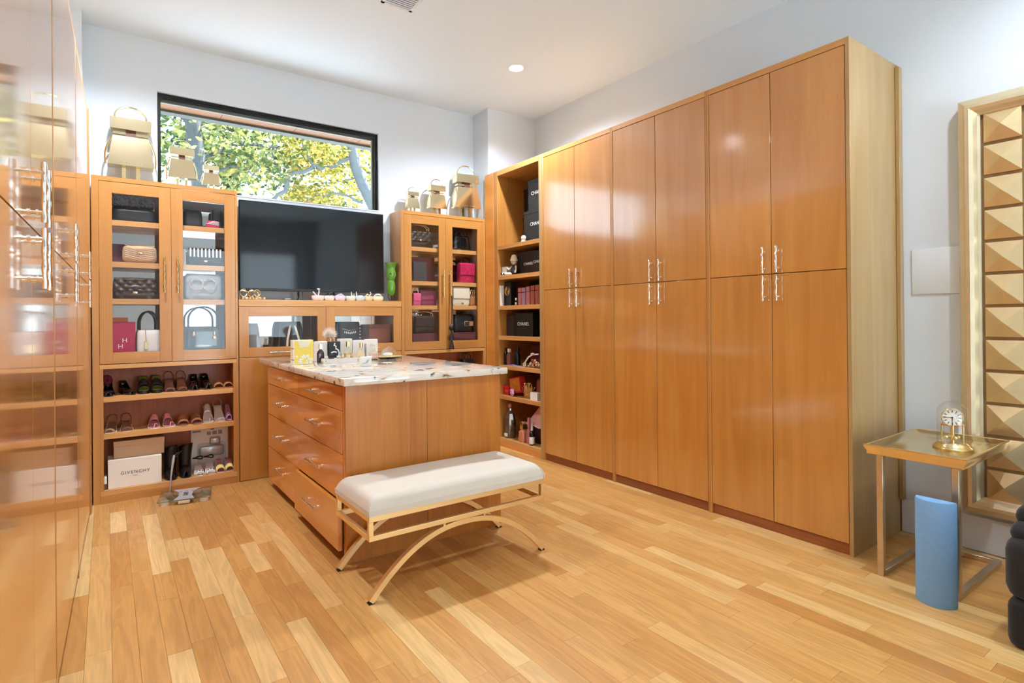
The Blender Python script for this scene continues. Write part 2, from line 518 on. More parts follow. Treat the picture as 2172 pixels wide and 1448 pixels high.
floor = struct(MB().box(XL-0.1, XW+0.1, YF-0.1, YW+0.15, -0.12, -0.012).w('floor', plain('subfloor', S(150, 100, 55), 0.8)))
def screen_area(x, y):
    v = Vector((x, y, -1.25)); z = v.dot(_f)
    if z < 0.3: return 0
    u, w_ = 1086 + 1193.5*v.dot(_r)/z, 671.5 + 1193.5*v.dot(_d)/z
    if -60 < u < 2232 and w_ < 1520: return 1.0/z**2.2
    return 0
def hidden(x, y):
    return y > 4.80 or x > 3.2 and y > 1.4 or (1.03 < x < 1.9 and 2.95 < y < 4.5) or x < -0.2 or (x > 1.97 and y > 4.3) or (x > 1.9 and 3.3 < y < 4.1 and x < 2.0)
PW = 0.083
planks = []
x = XL - 0.02; row = 0
while x < XW:
    y = YF + random.uniform(-0.8, 0.0)
    while y < YW:
        ln = random.choice((0.32, 0.45, 0.55, 0.65, 0.8, 0.95, 1.15)) * random.uniform(0.9, 1.1)
        planks.append((x, max(y, YF), min(y+ln, YW+0.05)))
        y += ln
    x += PW
planks = [p for p in planks if p[2] - p[1] > 0.02]
def rank(p):
    cx_, cy_ = p[0]+PW/2, (p[1]+p[2])/2
    return 0 if hidden(cx_, cy_) else screen_area(cx_, cy_) * (p[2]-p[1])
planks.sort(key=rank, reverse=True)
for x0, y0, y1 in planks[:300]:
    o = MB().box(-PW/2+0.0004, PW/2-0.0004, 0.0004, y1-y0-0.0004, -0.012, 0.0).l('plank', 'floor', floor, 0)
    o.location = (x0+PW/2, y0, 0)
b = MB()
for x0, y0, y1 in planks[300:]:
    b.box(x0+0.0004, x0+PW-0.0004, y0+0.0004, y1-0.0004, -0.012, 0.0)
o = b.l('plank_field', 'floor', floor, 0); o["kind"] = "stuff"

struct(MB().box(XL-0.1, XW+0.1, YF-0.1, YW+0.3, ZC, ZC+0.12).w('ceiling', 'ceiling'))
b = MB()
b.box(-0.125, WX0, YW, YW+0.15, 0, ZC); b.box(WX1, 3.134, YW, YW+0.15, 0, ZC)
b.box(WX0, WX1, YW, YW+0.15, 0, WZ0); b.box(WX0, WX1, YW, YW+0.15, WZ1, ZC)
b.box(XL-0.1, -0.125, 4.80, YW+0.15, 0, ZC); b.box(3.134, XW+0.1, 4.735, YW+0.15, 0, ZC)
struct(b.w('wall_back', 'wall'))
struct(MB().box(XW, XW+0.1, YF, 4.735, 0, ZC).w('wall_right', 'wall'))
struct(MB().box(XL-0.1, XL, YF, 4.80, 0, ZC).w('wall_left', 'wall'))
# wall behind the camera with a wide glazed opening
GX0, GX1, GZ1 = 1.1, 3.4, 2.70
b = MB()
b.box(XL-0.1, GX0, YF-0.12, YF, 0, ZC); b.box(GX1, XW+0.1, YF-0.12, YF, 0, ZC); b.box(GX0, GX1, YF-0.12, YF, GZ1, ZC)
struct(b.w('wall_front', 'wall'))
wn = MB()
fw = 0.05
for xa, xb in ((GX0, GX0+fw), ((GX0+GX1)/2-fw/2, (GX0+GX1)/2+fw/2), (GX1-fw, GX1)):
    wn.box(xa, xb, YF-0.09, YF-0.03, 0, GZ1)
for xa, xb in ((GX0+fw, (GX0+GX1)/2-fw/2), ((GX0+GX1)/2+fw/2, GX1-fw)):
    wn.box(xa, xb, YF-0.09, YF-0.03, 0, fw); wn.box(xa, xb, YF-0.09, YF-0.03, GZ1-fw, GZ1)
wn2 = struct(wn.w('window_2', 'black_frame'))
MB().box(GX0+fw, (GX0+GX1)/2-fw/2, YF-0.062, YF-0.058, fw, GZ1-fw).l('pane', 'window_glass', wn2)
MB().box((GX0+GX1)/2+fw/2, GX1-fw, YF-0.062, YF-0.058, fw, GZ1-fw).l('pane', 'window_glass', wn2)
struct(MB().box(XW-0.016, XW, YF, 1.328, 0, 0.185, 0.004).w('baseboard_right', 'trim'))
# clerestory window
b = MB()
y0, y1 = YW+0.035, YW+0.085
b.box(WX0, WX0+0.024, y0, y1, WZ0, WZ1); b.box(WX1-0.032, WX1, y0, y1, WZ0, WZ1)
b.box(WX0+0.024, WX1-0.032, y0, y1, WZ1-0.047, WZ1)
b.box(WX0+0.024, WX1-0.032, y0, y1, WZ0, WZ0+0.010)
b.box(WX0+0.010, WX1-0.014, y0-0.008, y0, WZ1-0.020, WZ1-0.014); b.box(WX1-0.020, WX1-0.014, y0-0.008, y0, WZ0, WZ1-0.02)
win = struct(b.w('window_1', 'black_frame'))
MB().box(WX0+0.024, WX1-0.032, YW+0.058, YW+0.064, WZ0+0.010, WZ1-0.047).l('pane', 'window_glass', win)
b = MB()
b.box(WX0+0.024, WX1-0.032, YW+0.065, YW+0.085, WZ1-0.060, WZ1-0.047); b.box(WX1-0.046, WX1-0.032, YW+0.065, YW+0.085, WZ0+0.01, WZ1-0.06)
b.l('glazing_bead', plain('grey_bead', S(110, 106, 94), 0.5), win)
MB().box(WX0, WX1, YW-0.004, YW+0.035, WZ0-0.014, WZ0, 0.002).l('window_sill', plain('grey_sill', S(225, 225, 226), 0.4), win)

# ------------------------------------------------------------------ outside the clerestory: eave and trees
eave = thing('roof_eave', 'orange wooden roof eave with grey drip edge seen at the top of the window', 'eave', (1.2, 5.3, 3.0))
pw = 0.6
for i in range(8):
    MB().box(-1.6+i*pw+0.002, -1.6+(i+1)*pw-0.002, YW+0.16, 5.36, 2.975, 3.0).w('soffit_board', wood('soffit_cedar_%d' % i, S(128, 78, 28), S(112, 64, 22), 'x', 0.6, 0.0, 0.05), eave)
MB().box(-1.6, 3.2, 5.36, 5.45, 2.955, 3.06).w('drip_edge', plain('grey_green_fascia', S(50, 54, 44), 0.6), eave)

bark = plain('grey_bark', S(74, 80, 86), 0.9, bump=1.0, bscale=22, vary=0.55, vscale=18)
bark2 = plain('pale_bark', S(92, 100, 104), 0.85, bump=0.8, bscale=16, vary=0.45, vscale=12)
def leaf_mat(name, cols):
    m, nt, p = new_mat(name)
    n, L = nt.nodes, nt.links
    ge = n.new("ShaderNodeNewGeometry"); cr = n.new("ShaderNodeValToRGB")
    cr.color_ramp.interpolation = 'LINEAR'
    e = cr.color_ramp.elements
    e[0].position = 0; e[0].color = cols[0]; e[1].position = 1; e[1].color = cols[-1]
    for i, c in enumerate(cols[1:-1]):
        x_ = e.new((i+1)/(len(cols)-1)); x_.color = c
    L.new(ge.outputs["Random Per Island"], cr.inputs[0])
    d = n.new("ShaderNodeBsdfDiffuse"); t = n.new("ShaderNodeBsdfTranslucent"); mx = n.new("ShaderNodeMixShader"); mx.inputs[0].default_value = 0.5
    L.new(cr.outputs[0], d.inputs[0]); L.new(cr.outputs[0], t.inputs[0])
    L.new(d.outputs[0], mx.inputs[1]); L.new(t.outputs[0], mx.inputs[2])
    n.remove(p); L.new(mx.outputs[0], n["Material Output"].inputs[0])
    return m
leaf_green = leaf_mat('green_leaves', [S(52, 72, 46), S(90, 108, 66), S(122, 136, 86), S(150, 152, 96), S(186, 168, 92)])
leaf_yellow = leaf_mat('yellow_leaves', [S(82, 94, 44), S(128, 130, 56), S(164, 150, 66), S(190, 174, 92), S(182, 146, 64)])

def tree(label, trunk, rad, mat, branches, blobs, lmat, nleaf, size, seed):
    rnd = random.Random(seed)
    t = thing('tree', label, 'tree', trunk[0])
    MB().tube(trunk, rad, 14).w('trunk', mat, t)
    for pts, r0, r1 in branches:
        # smooth the polyline
        P = [Vector(p) for p in pts]; Q = []
        for a, c in zip(P[:-1], P[1:]):
            for k in range(4): Q.append(a.lerp(c, k/4) + Vector((rnd.uniform(-.03, .03), 0, rnd.uniform(-.03, .03))))
        Q.append(P[-1])
        MB().tube(Q, [r0+(r1-r0)*i/(len(Q)-1) for i in range(len(Q))], 7).w('branch', mat, t)
    b = MB(); bm = b.bm
    for _ in range(nleaf):
        c, rr = rnd.choice(blobs)
        while True:
            d = Vector((rnd.uniform(-1, 1), rnd.uniform(-1, 1), rnd.uniform(-1, 1)))
            if d.length < 1: break
        p = Vector(c) + Vector((d.x*rr[0], d.y*rr[1], d.z*rr[2]))
        s_ = size*rnd.uniform(0.6, 1.3)
        e = Euler((rnd.uniform(0, 6.3), rnd.uniform(0, 6.3), rnd.uniform(0, 6.3))).to_matrix()
        q = [p + e @ Vector(v)*s_ for v in ((0, -1, 0), (0.42, -0.2, 0.1), (0.3, 0.5, 0.05), (0, 1, -0.1), (-0.3, 0.5, 0.05), (-0.42, -0.2, 0.1))]
        v = [bm.verts.new(x_) for x_ in q]
        bm.faces.new(v)
    f = b.w('foliage', lmat, t, 0); f["kind"] = "stuff"
    return t

tree('broad grey-barked tree with green and yellow leaves behind the left of the window',
     [(1.0, 9.0, -0.4), (0.98, 9.0, 2.0), (1.09, 9.0, 3.15), (1.04, 9.0, 3.5), (1.0, 9.0, 4.1), (0.95, 9.05, 5.4)],
     [0.17, 0.14, 0.115, 0.11, 0.105, 0.09], bark,
     [([(1.05, 9, 3.5), (1.6, 9.2, 3.9), (2.3, 9.4, 4.0), (3.0, 9.5, 4.5)], 0.035, 0.012), ([(1.0, 9, 4.0), (0.4, 9.1, 4.5), (-0.4, 9.3, 4.9)], 0.05, 0.015),
      ([(1.0, 9, 3.2), (1.5, 9.1, 3.5), (1.9, 9.2, 3.45)], 0.02, 0.008)],
     [((0.4, 8.9, 3.8), (0.9, 0.8, 0.75)), ((1.7, 9.4, 4.1), (1.0, 0.8, 0.6)), ((1.9, 9.6, 3.6), (0.8, 0.7, 0.35)), ((0.6, 9.6, 5.2), (1.6, 1.0, 0.9)),
      ((2.4, 9.6, 4.2), (0.9, 0.7, 0.5)), ((1.35, 9.3, 3.75), (0.55, 0.4, 0.5))],
     leaf_green, 3600, 0.056, 3)
tree('leaning pale-barked tree with yellowing leaves behind the right of the window',
     [(4.4, 9.2, -0.4), (4.0, 9.1, 2.2), (3.66, 9.0, 3.12), (3.45, 9.0, 3.5), (3.34, 9.0, 3.75), (3.28, 9.0, 4.1), (3.2, 9.0, 5.3)],
     [0.15, 0.13, 0.105, 0.09, 0.085, 0.075, 0.06], bark2,
     [([(2.05, 9.3, 3.05), (2.25, 9.2, 3.25), (2.35, 9.2, 3.5), (2.68, 9.1, 3.7), (2.95, 9.1, 3.68), (3.3, 9.0, 3.9)], 0.03, 0.03),
      ([(2.68, 9.1, 3.7), (2.6, 9.2, 4.0), (2.75, 9.3, 4.3)], 0.02, 0.012), ([(3.45, 9, 3.2), (3.0, 9.1, 3.3), (2.6, 9.2, 3.15)], 0.022, 0.01),
      ([(3.4, 9, 3.6), (3.0, 9.2, 3.45), (2.8, 9.3, 3.5)], 0.012, 0.006), ([(2.1, 9.3, 3.9), (2.2, 9.2, 3.6), (2.3, 9.2, 3.4)], 0.018, 0.012)],
     [((3.1, 9.5, 3.45), (0.75, 0.6, 0.5)), ((3.6, 9.5, 4.1), (0.8, 0.7, 0.6)), ((2.8, 9.3, 4.0), (0.6, 0.5, 0.4)), ((3.0, 9.8, 5.0), (1.6, 1.0, 0.8)), ((2.75, 9.4, 3.2), (0.5, 0.4, 0.25)),
      ((4.6, 9.6, 4.2), (1.0, 0.8, 1.2))],
     leaf_yellow, 4600, 0.045, 5)
tree('slim dark tree wrapped in blue-green leaves behind the middle of the window',
     [(1.72, 10.5, -0.4), (1.72, 10.5, 2.5), (1.70, 10.5, 3.3), (1.6, 10.5, 4.0), (1.6, 10.5, 5.0)], [0.09, 0.08, 0.07, 0.05, 0.04], bark,
     [([(1.68, 10.5, 3.4), (2.1, 10.6, 3.8), (2.6, 10.7, 4.3)], 0.025, 0.01)],
     [((1.72, 10.5, 3.3), (0.16, 0.16, 0.7)), ((2.2, 10.9, 4.5), (1.6, 0.8, 0.6)), ((0.6, 11.0, 4.2), (1.0, 0.8, 0.8)), ((3.4, 11, 4.2), (1.2, 0.8, 0.9))],
     leaf_mat('blue_green_leaves', [S(18, 40, 32), S(36, 60, 46), S(60, 80, 48), S(92, 100, 54)]), 1500, 0.07, 9)
ground = MB().box(-14, 18, YW+0.2, 26, -0.5, -0.4).w('drive_ground', plain('pale_drive', S(166, 174, 186), 0.9, vary=0.15, vscale=0.6))
struct(ground)
struct(MB().box(-8, 12, -16, YF-0.13, -0.16, -0.06).w('bounce_ground', plain('pale_bounce_paving', S(222, 232, 242), 0.8, vary=0.03, vscale=2)))  # unseen paving added, kept pale to bounce daylight up to the ceiling

# ------------------------------------------------------------------ ceiling fittings
def downlight(x, y, label, watt=DOWNLIGHT_W):
    t = thing('ceiling_downlight', label, 'downlight', (x, y, ZC), 0, 'recessed ceiling downlights')
    b = MB(); b.lathe([(0.058, -0.0005), (0.078, -0.004), (0.080, 0.0), (0.058, 0.0)], 32, cap=False); b.l('trim_ring', 'trim', t)
    b = MB(); b.lathe([(0.0585, -0.001), (0.05, -0.0025), (0.01, -0.003)], 32); b.l('lens', plain('lit_lens', (1, 1, 1, 1), 0.5, emit=((1.0, 0.96, 0.9, 1), 14.0)), t)
    ld = bpy.data.lights.new('downlight_lamp', 'SPOT')
    ld.energy = watt; ld.spot_size = math.radians(150); ld.spot_blend = 0.7; ld.shadow_soft_size = 0.05
    ld.color = (0.90, 0.97, 1.08)
    lo = bpy.data.objects.new('downlight_lamp', ld); COL.objects.link(lo); lo.parent = t; lo.location = (0, 0, -0.012)
downlight(2.84, 3.846, 'lit round downlight in the ceiling near the open shelf unit')
downlight(0.14, 3.90, 'lit round downlight over the left wardrobes near the window')
downlight(2.84, 0.25, 'lit round downlight over the side table', FRONT_W)
downlight(0.14, 0.25, 'lit round downlight above the camera side of the left wardrobes', FRONT_W)

vent = thing('ceiling_vent', 'white ceiling air vent with dark slots above the island', 'vent', (1.60, 3.40, ZC))
b = MB()
vx0, vx1, vy0, vy1 = 1.50, 1.72, 3.22, 3.545
b.box(vx0, vx1, vy0, vy0+0.02, ZC-0.008, ZC); b.box(vx0, vx1, vy1-0.02, vy1, ZC-0.008, ZC)
b.box(vx0, vx0+0.02, vy0, vy1, ZC-0.008, ZC); b.box(vx1-0.02, vx1, vy0, vy1, ZC-0.008, ZC)
b.w('frame', 'trim', vent)
MB().box(vx0+0.02, vx1-0.02, vy0+0.02, vy1-0.02, ZC-0.002, ZC-0.0005).w('duct_shade_sheet', plain('duct_shade', S(58, 58, 60), 0.9), vent)  # flat dark sheet: shade behind the slats is painted, no hole here
k = 0
yy = vy0+0.024
while yy < vy1-0.03:
    MB().box(vx0+0.02, vx1-0.02, yy, yy+0.010, ZC-0.007, ZC-0.003).w('slat', 'trim', vent)
    yy += 0.022
pn = MB().box(XW-0.008, XW, 0.99, 1.267, 1.362, 1.616, 0.004, 2).w('access_panel', plain('white_plastic_cover', (0.76, 0.82, 0.88, 1), 0.5))
tag(recenter(pn), 'flat white square cover plate on the wall beside the gold panel', 'wall plate')

# ------------------------------------------------------------------ right wall wardrobes
ZT = 2.69; ZS = 1.49; DT = 2.652; DB = 0.062
def wardrobe(y0, y1, d0, d1, label, end_panel=False):
    t = thing('wardrobe', label, 'wardrobe', ((XR+XW)/2, (y0+y1)/2, 0), 0, 'tall cherry wardrobes along the right wall')
    MB().box(XR-0.002, XW-0.02, y0, d0-0.0015, 0, ZT, 0.001).w('side_panel', 'side_wood' if end_panel else 'frame_wood', t)
    MB().box(XR-0.002, XW-0.02, d1+0.0015, y1, 0, ZT, 0.001).w('side_panel', 'frame_wood', t)
    MB().box(XR-0.002, XW-0.02, d0-0.0015, d1+0.0015, DT+0.003, ZT, 0.001).w('top_panel', 'shelf_wood_y', t)
    MB().box(XR+0.012, XR+0.030, d0-0.0015, d1+0.0015, 0, DB-0.004).w('plinth', 'plinth', t)
    MB().box(XR+0.030, XW-0.02, d0-0.0015, d1+0.0015, DB-0.02, DB-0.004).w('bottom_panel', 'shelf_wood_y', t)
    MB().box(XW-0.02, XW-0.004, y0, y1, 0, ZT).w('back_panel', 'back_wood', t)
    ym = (d0+d1)/2
    for a, c, sy in ((d0, ym-0.001, 1), (ym+0.001, d1, -1)):
        hy = (c-0.040) if sy > 0 else (a+0.040)
        for z0, z1, hz in ((DB, ZS-0.002, 1.408), (ZS+0.002, DT, 1.572)):
            d = MB().box(XR, XR+0.02, a+0.0015, c-0.0005, z0, z1, 0.0008).w('door', 'door_wood', t)
            bar_handle(MB(), (XR, hy, hz), (0, 0, 1), (-1, 0, 0), 0.150).w('handle', 'chrome', d)
    return t
wardrobe(1.33, 2.180, 1.352, 2.165, 'tall cherry wardrobe nearest the gold side table', True)
wardrobe(2.1805, 3.0195, 2.194, 3.005, 'tall cherry wardrobe in the middle of the right wall')
wardrobe(3.020, 3.872, 3.034, 3.843, 'tall cherry wardrobe beside the open shelf unit')
MB().box(XW-0.045, XW-0.002, 1.308, 1.328, 0.19, ZT-0.02, 0.001).w('scribe_strip', 'side_wood')
tag(recenter(bpy.data.objects['scribe_strip']), 'narrow cherry strip sealing the wardrobe end against the wall', 'trim strip')

# open shelf unit
t = thing('shelf_unit', 'tall open cherry shelf unit filled with boxes and perfume', 'shelf unit', ((XR+XW)/2, 4.3, 0))
MB().box(XR-0.002, XW-0.02, 3.8725, 3.905, 0, ZT, 0.001).w('side_panel', 'side_wood', t)
MB().box(XR-0.002, XW-0.02, 4.555, 4.622, 0, ZT, 0.001).w('side_panel', 'frame_wood', t)
MB().box(XR-0.004, XR+0.013, 4.6225, 4.7715, 0, ZT, 0.001).box(XR+0.013, XR+0.10, 4.6225, 4.730, 0, ZT).w('filler_stile', 'drawer_wood', t)
MB().box(XR-0.002, XW-0.02, 3.905, 4.555, 2.641, ZT, 0.001).w('top_panel', 'shelf_wood_y', t)
MB().box(XW-0.02, XW-0.004, 3.8725, 4.73, 0, ZT).w('back_panel', 'back_wood', t)
MB().box(XR, XR+0.02, 3.905, 4.555, 0, 0.044).w('plinth', 'drawer_wood', t)
SH = [1.954, 1.660, 1.368, 1.075, 0.791, 0.499, 0.082]
for z in SH:
    MB().box(XR+0.001, XW-0.021, 3.9055, 4.5545, z-0.038, z, 0.001).w('shelf', 'shelf_wood_y', t)
b = MB()
for i in range(16):
    z = 2.0 + i*0.034
    b.cyl((XR+0.05, 4.5551, z), (XR+0.05, 4.5542, z), 0.0025, 6)
b.w('shelf_pin_hole', plain('pin_hole', S(70, 40, 20), 0.9), t)["kind"] = "stuff"

# ------------------------------------------------------------------ left wall wardrobes (run in line at the left edge)
RL = -0.0223
def left_wardrobe(y0, label, flip=False):
    wd = 1.08
    x0 = -0.137 + 0.0223*(y0-2.504)
    t = thing('wardrobe', label, 'wardrobe', (x0, y0, 0), RL, 'tall cherry wardrobes along the left wall')
    D = 0.56; H = 2.64
    MB().box(-D, 0.0, 0.0, 0.012, 0, H, 0.001).l('side_panel', 'frame_wood', t)
    MB().box(-D, 0.0, wd-0.012, wd-0.0005, 0, H, 0.001).l('side_panel', 'frame_wood', t)
    MB().box(-D, -0.001, 0.012, wd-0.012, H-0.03, H).l('top_panel', 'shelf_wood_y', t)
    MB().box(-D-0.01, -D, 0, wd, 0, H).l('back_panel', 'back_wood', t)
    MB().box(-0.045, -0.03, 0.012, wd-0.012, 0, 0.045).l('plinth', 'plinth', t)
    for a, c, s_ in ((0.0135, wd/2-0.001, 1), (wd/2+0.001, wd-0.0135, -1)):
        hy = c-0.045 if s_ > 0 else a+0.045
        for z0, z1, hz in ((0.045, ZS-0.002, 1.408), (ZS+0.002, H-0.032, 1.572)):
            d = MB().box(-0.021, -0.001, a, c, z0, z1, 0.0008).l('door', 'left_door', t)
            bar_handle(MB(), (-0.001, hy, hz), (0, 0, 1), (1, 0, 0), 0.150, 0.030).l('handle', 'chrome', d)
    return t
M['left_door'] = wood('polished_cherry', S(218, 152, 76), S(202, 132, 58), 'z', 0.24, 0.9, 0.02, coat_rough=0.07, bump=0.02, fine=(0.95, 1.03), coat_ior=1.6)
left_wardrobe(0.24, 'tall glossy cherry wardrobe at the very left edge of the photo')
left_wardrobe(1.32, 'tall glossy cherry wardrobe nearest the viewer on the left wall, its long wavy handle foremost')
left_wardrobe(2.40, 'tall glossy cherry wardrobe second from the glass cabinet on the left wall')
left_wardrobe(3.48, 'tall glossy cherry wardrobe against the left glass-door cabinet')
fs = MB().box(-0.60, -0.086, 4.578, 4.7995, 0, 2.64, 0.001).w('filler_panel', 'frame_wood')
tag(recenter(fs), 'cherry filler panel between left wardrobes and glass-door cabinet', 'filler panel')

# ------------------------------------------------------------------ glass-door cabinets on the window wall
def glass_door(t, x0, x1, z0, z1, st, rl, hx, hmat, horizontal=False):
    y0, y1 = YB, YB+0.021
    b = MB()
    b.box(x0, x0+st, y0, y1, z0, z1, 0.0008); b.box(x1-st, x1, y0, y1, z0, z1, 0.0008)
    b.mi = 1
    b.box(x0+st, x1-st, y0+0.0005, y1, z0, z0+rl, 0.0006); b.box(x0+st, x1-st, y0+0.0005, y1, z1-rl, z1, 0.0006)
    d = b.w('door', ['frame_wood', 'rail_wood'], t)
    MB().box(x0+st, x1-st, y0+0.010, y0+0.013, z0+rl, z1-rl).w('pane', 'glass', d)
    if horizontal:
        bar_handle(MB(), (hx, YB, z0+0.034), (1, 0, 0), (0, -1, 0), 0.24).w('handle', hmat, d)
    else:
        bar_handle(MB(), (hx, YB, 1.583), (0, 0, 1), (0, -1, 0), 0.258).w('handle', hmat, d)
    return d

def tall_glass_cabinet(xa, xb, d0, d1, d2, shelves, label, handles, hm, low_shelves, oz, ox0, ox1):
    ZB = 2.251
    t = thing('glass_door_cabinet', label, 'cabinet', ((xa+xb)/2, (YB+YW)/2, 0))
    MB().box(xa, d0-0.0015, YB, YB+0.02, 0, ZB, 0.001).w('stile', 'frame_wood', t)
    MB().box(d2+0.0015, xb, YB, YB+0.02, 0, ZB, 0.001).w('stile', 'frame_wood', t)
    MB().box(xa, xa+0.018, YB+0.02, YW-0.002, 0, ZB).w('side_panel', 'frame_wood', t)
    MB().box(xb-0.018, xb, YB+0.02, YW-0.002, 0, ZB).w('side_panel', 'frame_wood', t)
    MB().box(xa+0.018, xb-0.018, YB+0.02, YW-0.002, ZB-0.02, ZB).w('top_panel', 'shelf_wood', t)
    MB().box(d0-0.0015, d2+0.0015, YB, YB+0.02, 2.219, ZB, 0.001).w('top_rail', 'rail_wood', t)
    MB().box(d0-0.0015, d2+0.0015, YB, YW-0.012, 0.922, 0.952, 0.001).w('middle_panel', 'shelf_wood', t)
    MB().box(xa+0.018, xb-0.018, YW-0.012, YW-0.002, 0, 0.95).w('back_panel', 'back_wood', t)
    MB().box(xa+0.018, xb-0.018, YW-0.012, YW-0.002, 0.95, ZB-0.02).w('mirror_back', 'mirror', t)
    for z in shelves:
        MB().box(xa+0.019, xb-0.019, YB+0.035, YW-0.013, z-0.039, z, 0.001).w('shelf', 'shelf_wood', t)
    if ox0 > d0: MB().box(d0-0.0015, ox0, YB+0.001, YB+0.02, 0.09, 0.922).w('stile', 'frame_wood', t)
    if ox1 < d2: MB().box(ox1, d2+0.0015, YB+0.001, YB+0.02, 0.09, 0.922).w('stile', 'frame_wood', t)
    for z in low_shelves:
        MB().box(ox0, ox1, YB+0.003, YW-0.013, z-0.038, z, 0.001).w('shelf', 'shelf_wood', t)
    MB().box(d0-0.0015, d2+0.0015, YB+0.002, YW-0.013, 0.05, oz, 0.001).w('bottom_panel', 'shelf_wood', t)
    MB().box(d0-0.0015, d2+0.0015, YB, YB+0.02, 0, 0.05).w('plinth', 'rail_wood', t)
    glass_door(t, d0, d1-0.001, 0.957, 2.216, 0.073, 0.077, handles[0], hm)
    glass_door(t, d1+0.001, d2, 0.957, 2.216, 0.073, 0.077, handles[1], hm)
    return t
tall_glass_cabinet(-0.080, 0.826, -0.038, 0.386, 0.810, (1.959, 1.667, 1.409, 1.005),
    'tall cherry cabinet with two glass doors above open shoe shelves', (0.342, 0.424), 'brass', (0.731, 0.477), 0.088, -0.020, 0.790)
tall_glass_cabinet(2.194, 3.113, 2.225, 2.660, 3.094, (1.925, 1.604, 1.375, 1.005),
    'tall cherry cabinet with two glass doors beside the open shelf unit', (2.622, 2.698), 'brass', (0.60, 0.34), 0.088, 2.240, 3.080)

t = thing('media_cabinet', 'low cherry cabinet with two framed glass flaps under the television', 'cabinet', (1.51, 4.9, 0))
MB().box(0.832, 2.192, YB, YW-0.002, 1.360, 1.412, 0.001).w('top_ledge', 'shelf_wood', t)
MB().box(0.828, 0.846, YB+0.022, YW-0.002, 0, 1.36).w('side_panel', 'frame_wood', t)
MB().box(2.174, 2.192, YB+0.022, YW-0.002, 0, 1.36).w('side_panel', 'frame_wood', t)
MB().box(0.846, 2.174, YB+0.03, YW-0.012, 0.94, 0.965).w('shelf', 'shelf_wood', t)
MB().box(0.846, 2.174, YW-0.012, YW-0.002, 0.0, 0.94).w('back_panel', 'back_wood', t)
MB().box(0.846, 2.174, YW-0.012, YW-0.002, 0.94, 1.36).w('mirror_back', 'mirror', t)
glass_door(t, 0.834, 1.504, 0.960, 1.356, 0.070, 0.075, 1.168, 'chrome', True)
glass_door(t, 1.507, 2.190, 0.960, 1.356, 0.074, 0.075, 1.85, 'chrome', True)
for a, c in ((0.834, 1.504), (1.507, 2.190)):
    MB().box(a, c, YB, YB+0.02, 0.004, 0.956, 0.0008).w('door', 'door_wood', t)

# ------------------------------------------------------------------ island
IX0, IX1, IY0, IY1 = 0.985, 1.944, 2.83, 4.53
t = thing('island_drawer_unit', 'cherry island with two columns of drawers on its left side', 'island', ((IX0+IX1)/2, (IY0+IY1)/2, 0))
MB().box(IX0+0.022, IX1-0.02, IY0+0.021, IY1, 0.06, 0.912).w('carcass', 'frame_wood', t)
MB().box(IX0+0.002, 1.3455, IY0, IY0+0.02, 0, 0.912, 0.0006).w('end_panel', 'island_wood', t)
MB().box(1.3458, 1.4480, IY0, IY0+0.02, 0, 0.912, 0.0006).w('end_panel', 'island_wood', t)
MB().box(1.4505, IX1, IY0+0.0015, IY0+0.02, 0, 0.912, 0.0006).w('end_panel', 'island_wood', t)
MB().box(IX1-0.02, IX1, IY0+0.021, IY1, 0, 0.912).w('side_panel', 'island_wood', t)
MB().box(IX0+0.06, IX0+0.075, IY0+0.03, IY1, 0, 0.06).w('plinth', 'plinth', t)
MB().box(IX0+0.003, IX0+0.022, IY0+0.021, 2.871, 0.04, 0.905, 0.001).w('corner_stile', 'drawer_wood', t)
rows = ((0.776, 0.900), (0.550, 0.772), (0.306, 0.546), (0.058, 0.302))
for ci, (ya, yb) in enumerate(((2.874, 3.698), (3.702, 4.522))):
    for ri, (za, zb) in enumerate(rows):
        ox = 0.026 if (ci == 0 and ri == 3) else 0.0
        d = MB().box(IX0-ox, IX0+0.0215-ox, ya, yb, za, zb, 0.001).w('drawer', 'drawer_wood', t)
        if ox:
            MB().box(IX0+0.0215-ox, IX0+0.0215, ya+0.03, yb-0.03, za+0.02, zb-0.01).w('drawer_box', 'side_wood', d)
        zc_ = (za+zb)/2 + (0.0 if ri < 3 else 0.02)
        yc_ = 3.30 if ci == 0 else 4.11
        bar_handle(MB(), (IX0-ox, yc_, zc_), (0, 1, 0), (-1, 0, 0), 0.26, 0.032).w('handle', 'chrome', d)
wt = MB().box(0.962, 1.968, 2.780, 4.70, 0.9125, 0.951, 0.004, 2).w('stone_worktop', 'granite')
tag(recenter(wt), 'polished white stone worktop with black and brown veins on the island', 'worktop')

# ------------------------------------------------------------------ bench
t = thing('bench', 'ivory upholstered bench on a gold frame with crossed arch legs, before the island', 'bench', (1.415, 2.585, 0))
BX0, BX1, BY0, BY1 = 0.925, 1.905, 2.365, 2.800
b = MB()
nx, ny = 96, 52
def cush(u, v, top=True):
    x, y = BX0-0.004+(BX1-BX0+0.008)*u, BY0-0.004+(BY1-BY0+0.008)*v
    ex = min(u, 1-u)*(BX1-BX0); ey = min(v, 1-v)*(BY1-BY0)
    f = (1-max(0, 1-ex/0.055)**2.0)*(1-max(0, 1-ey/0.055)**2.0)
    return Vector((x, y, 0.408 + 0.058*max(f, 0)**0.5 + 0.012*math.sin(PI*u)*math.sin(PI*v)))
b.grid(cush, nx, ny)
b.box(BX0-0.004, BX1+0.004, BY0-0.004, BY1+0.004, 0.384, 0.4085)
b.w('cushion', 'linen', t, 50)
b = MB()
lp = [(BX0-0.004, BY0-0.004), (BX1+0.004, BY0-0.004)]
b.tube([(BX0+0.002, BY0-0.005, 0.386), (BX0+0.001, BY0-0.006, 0.408), (BX0+0.006, BY0+0.002, 0.424), (BX0+0.014, BY0+0.010, 0.440)], 0.003, 6)
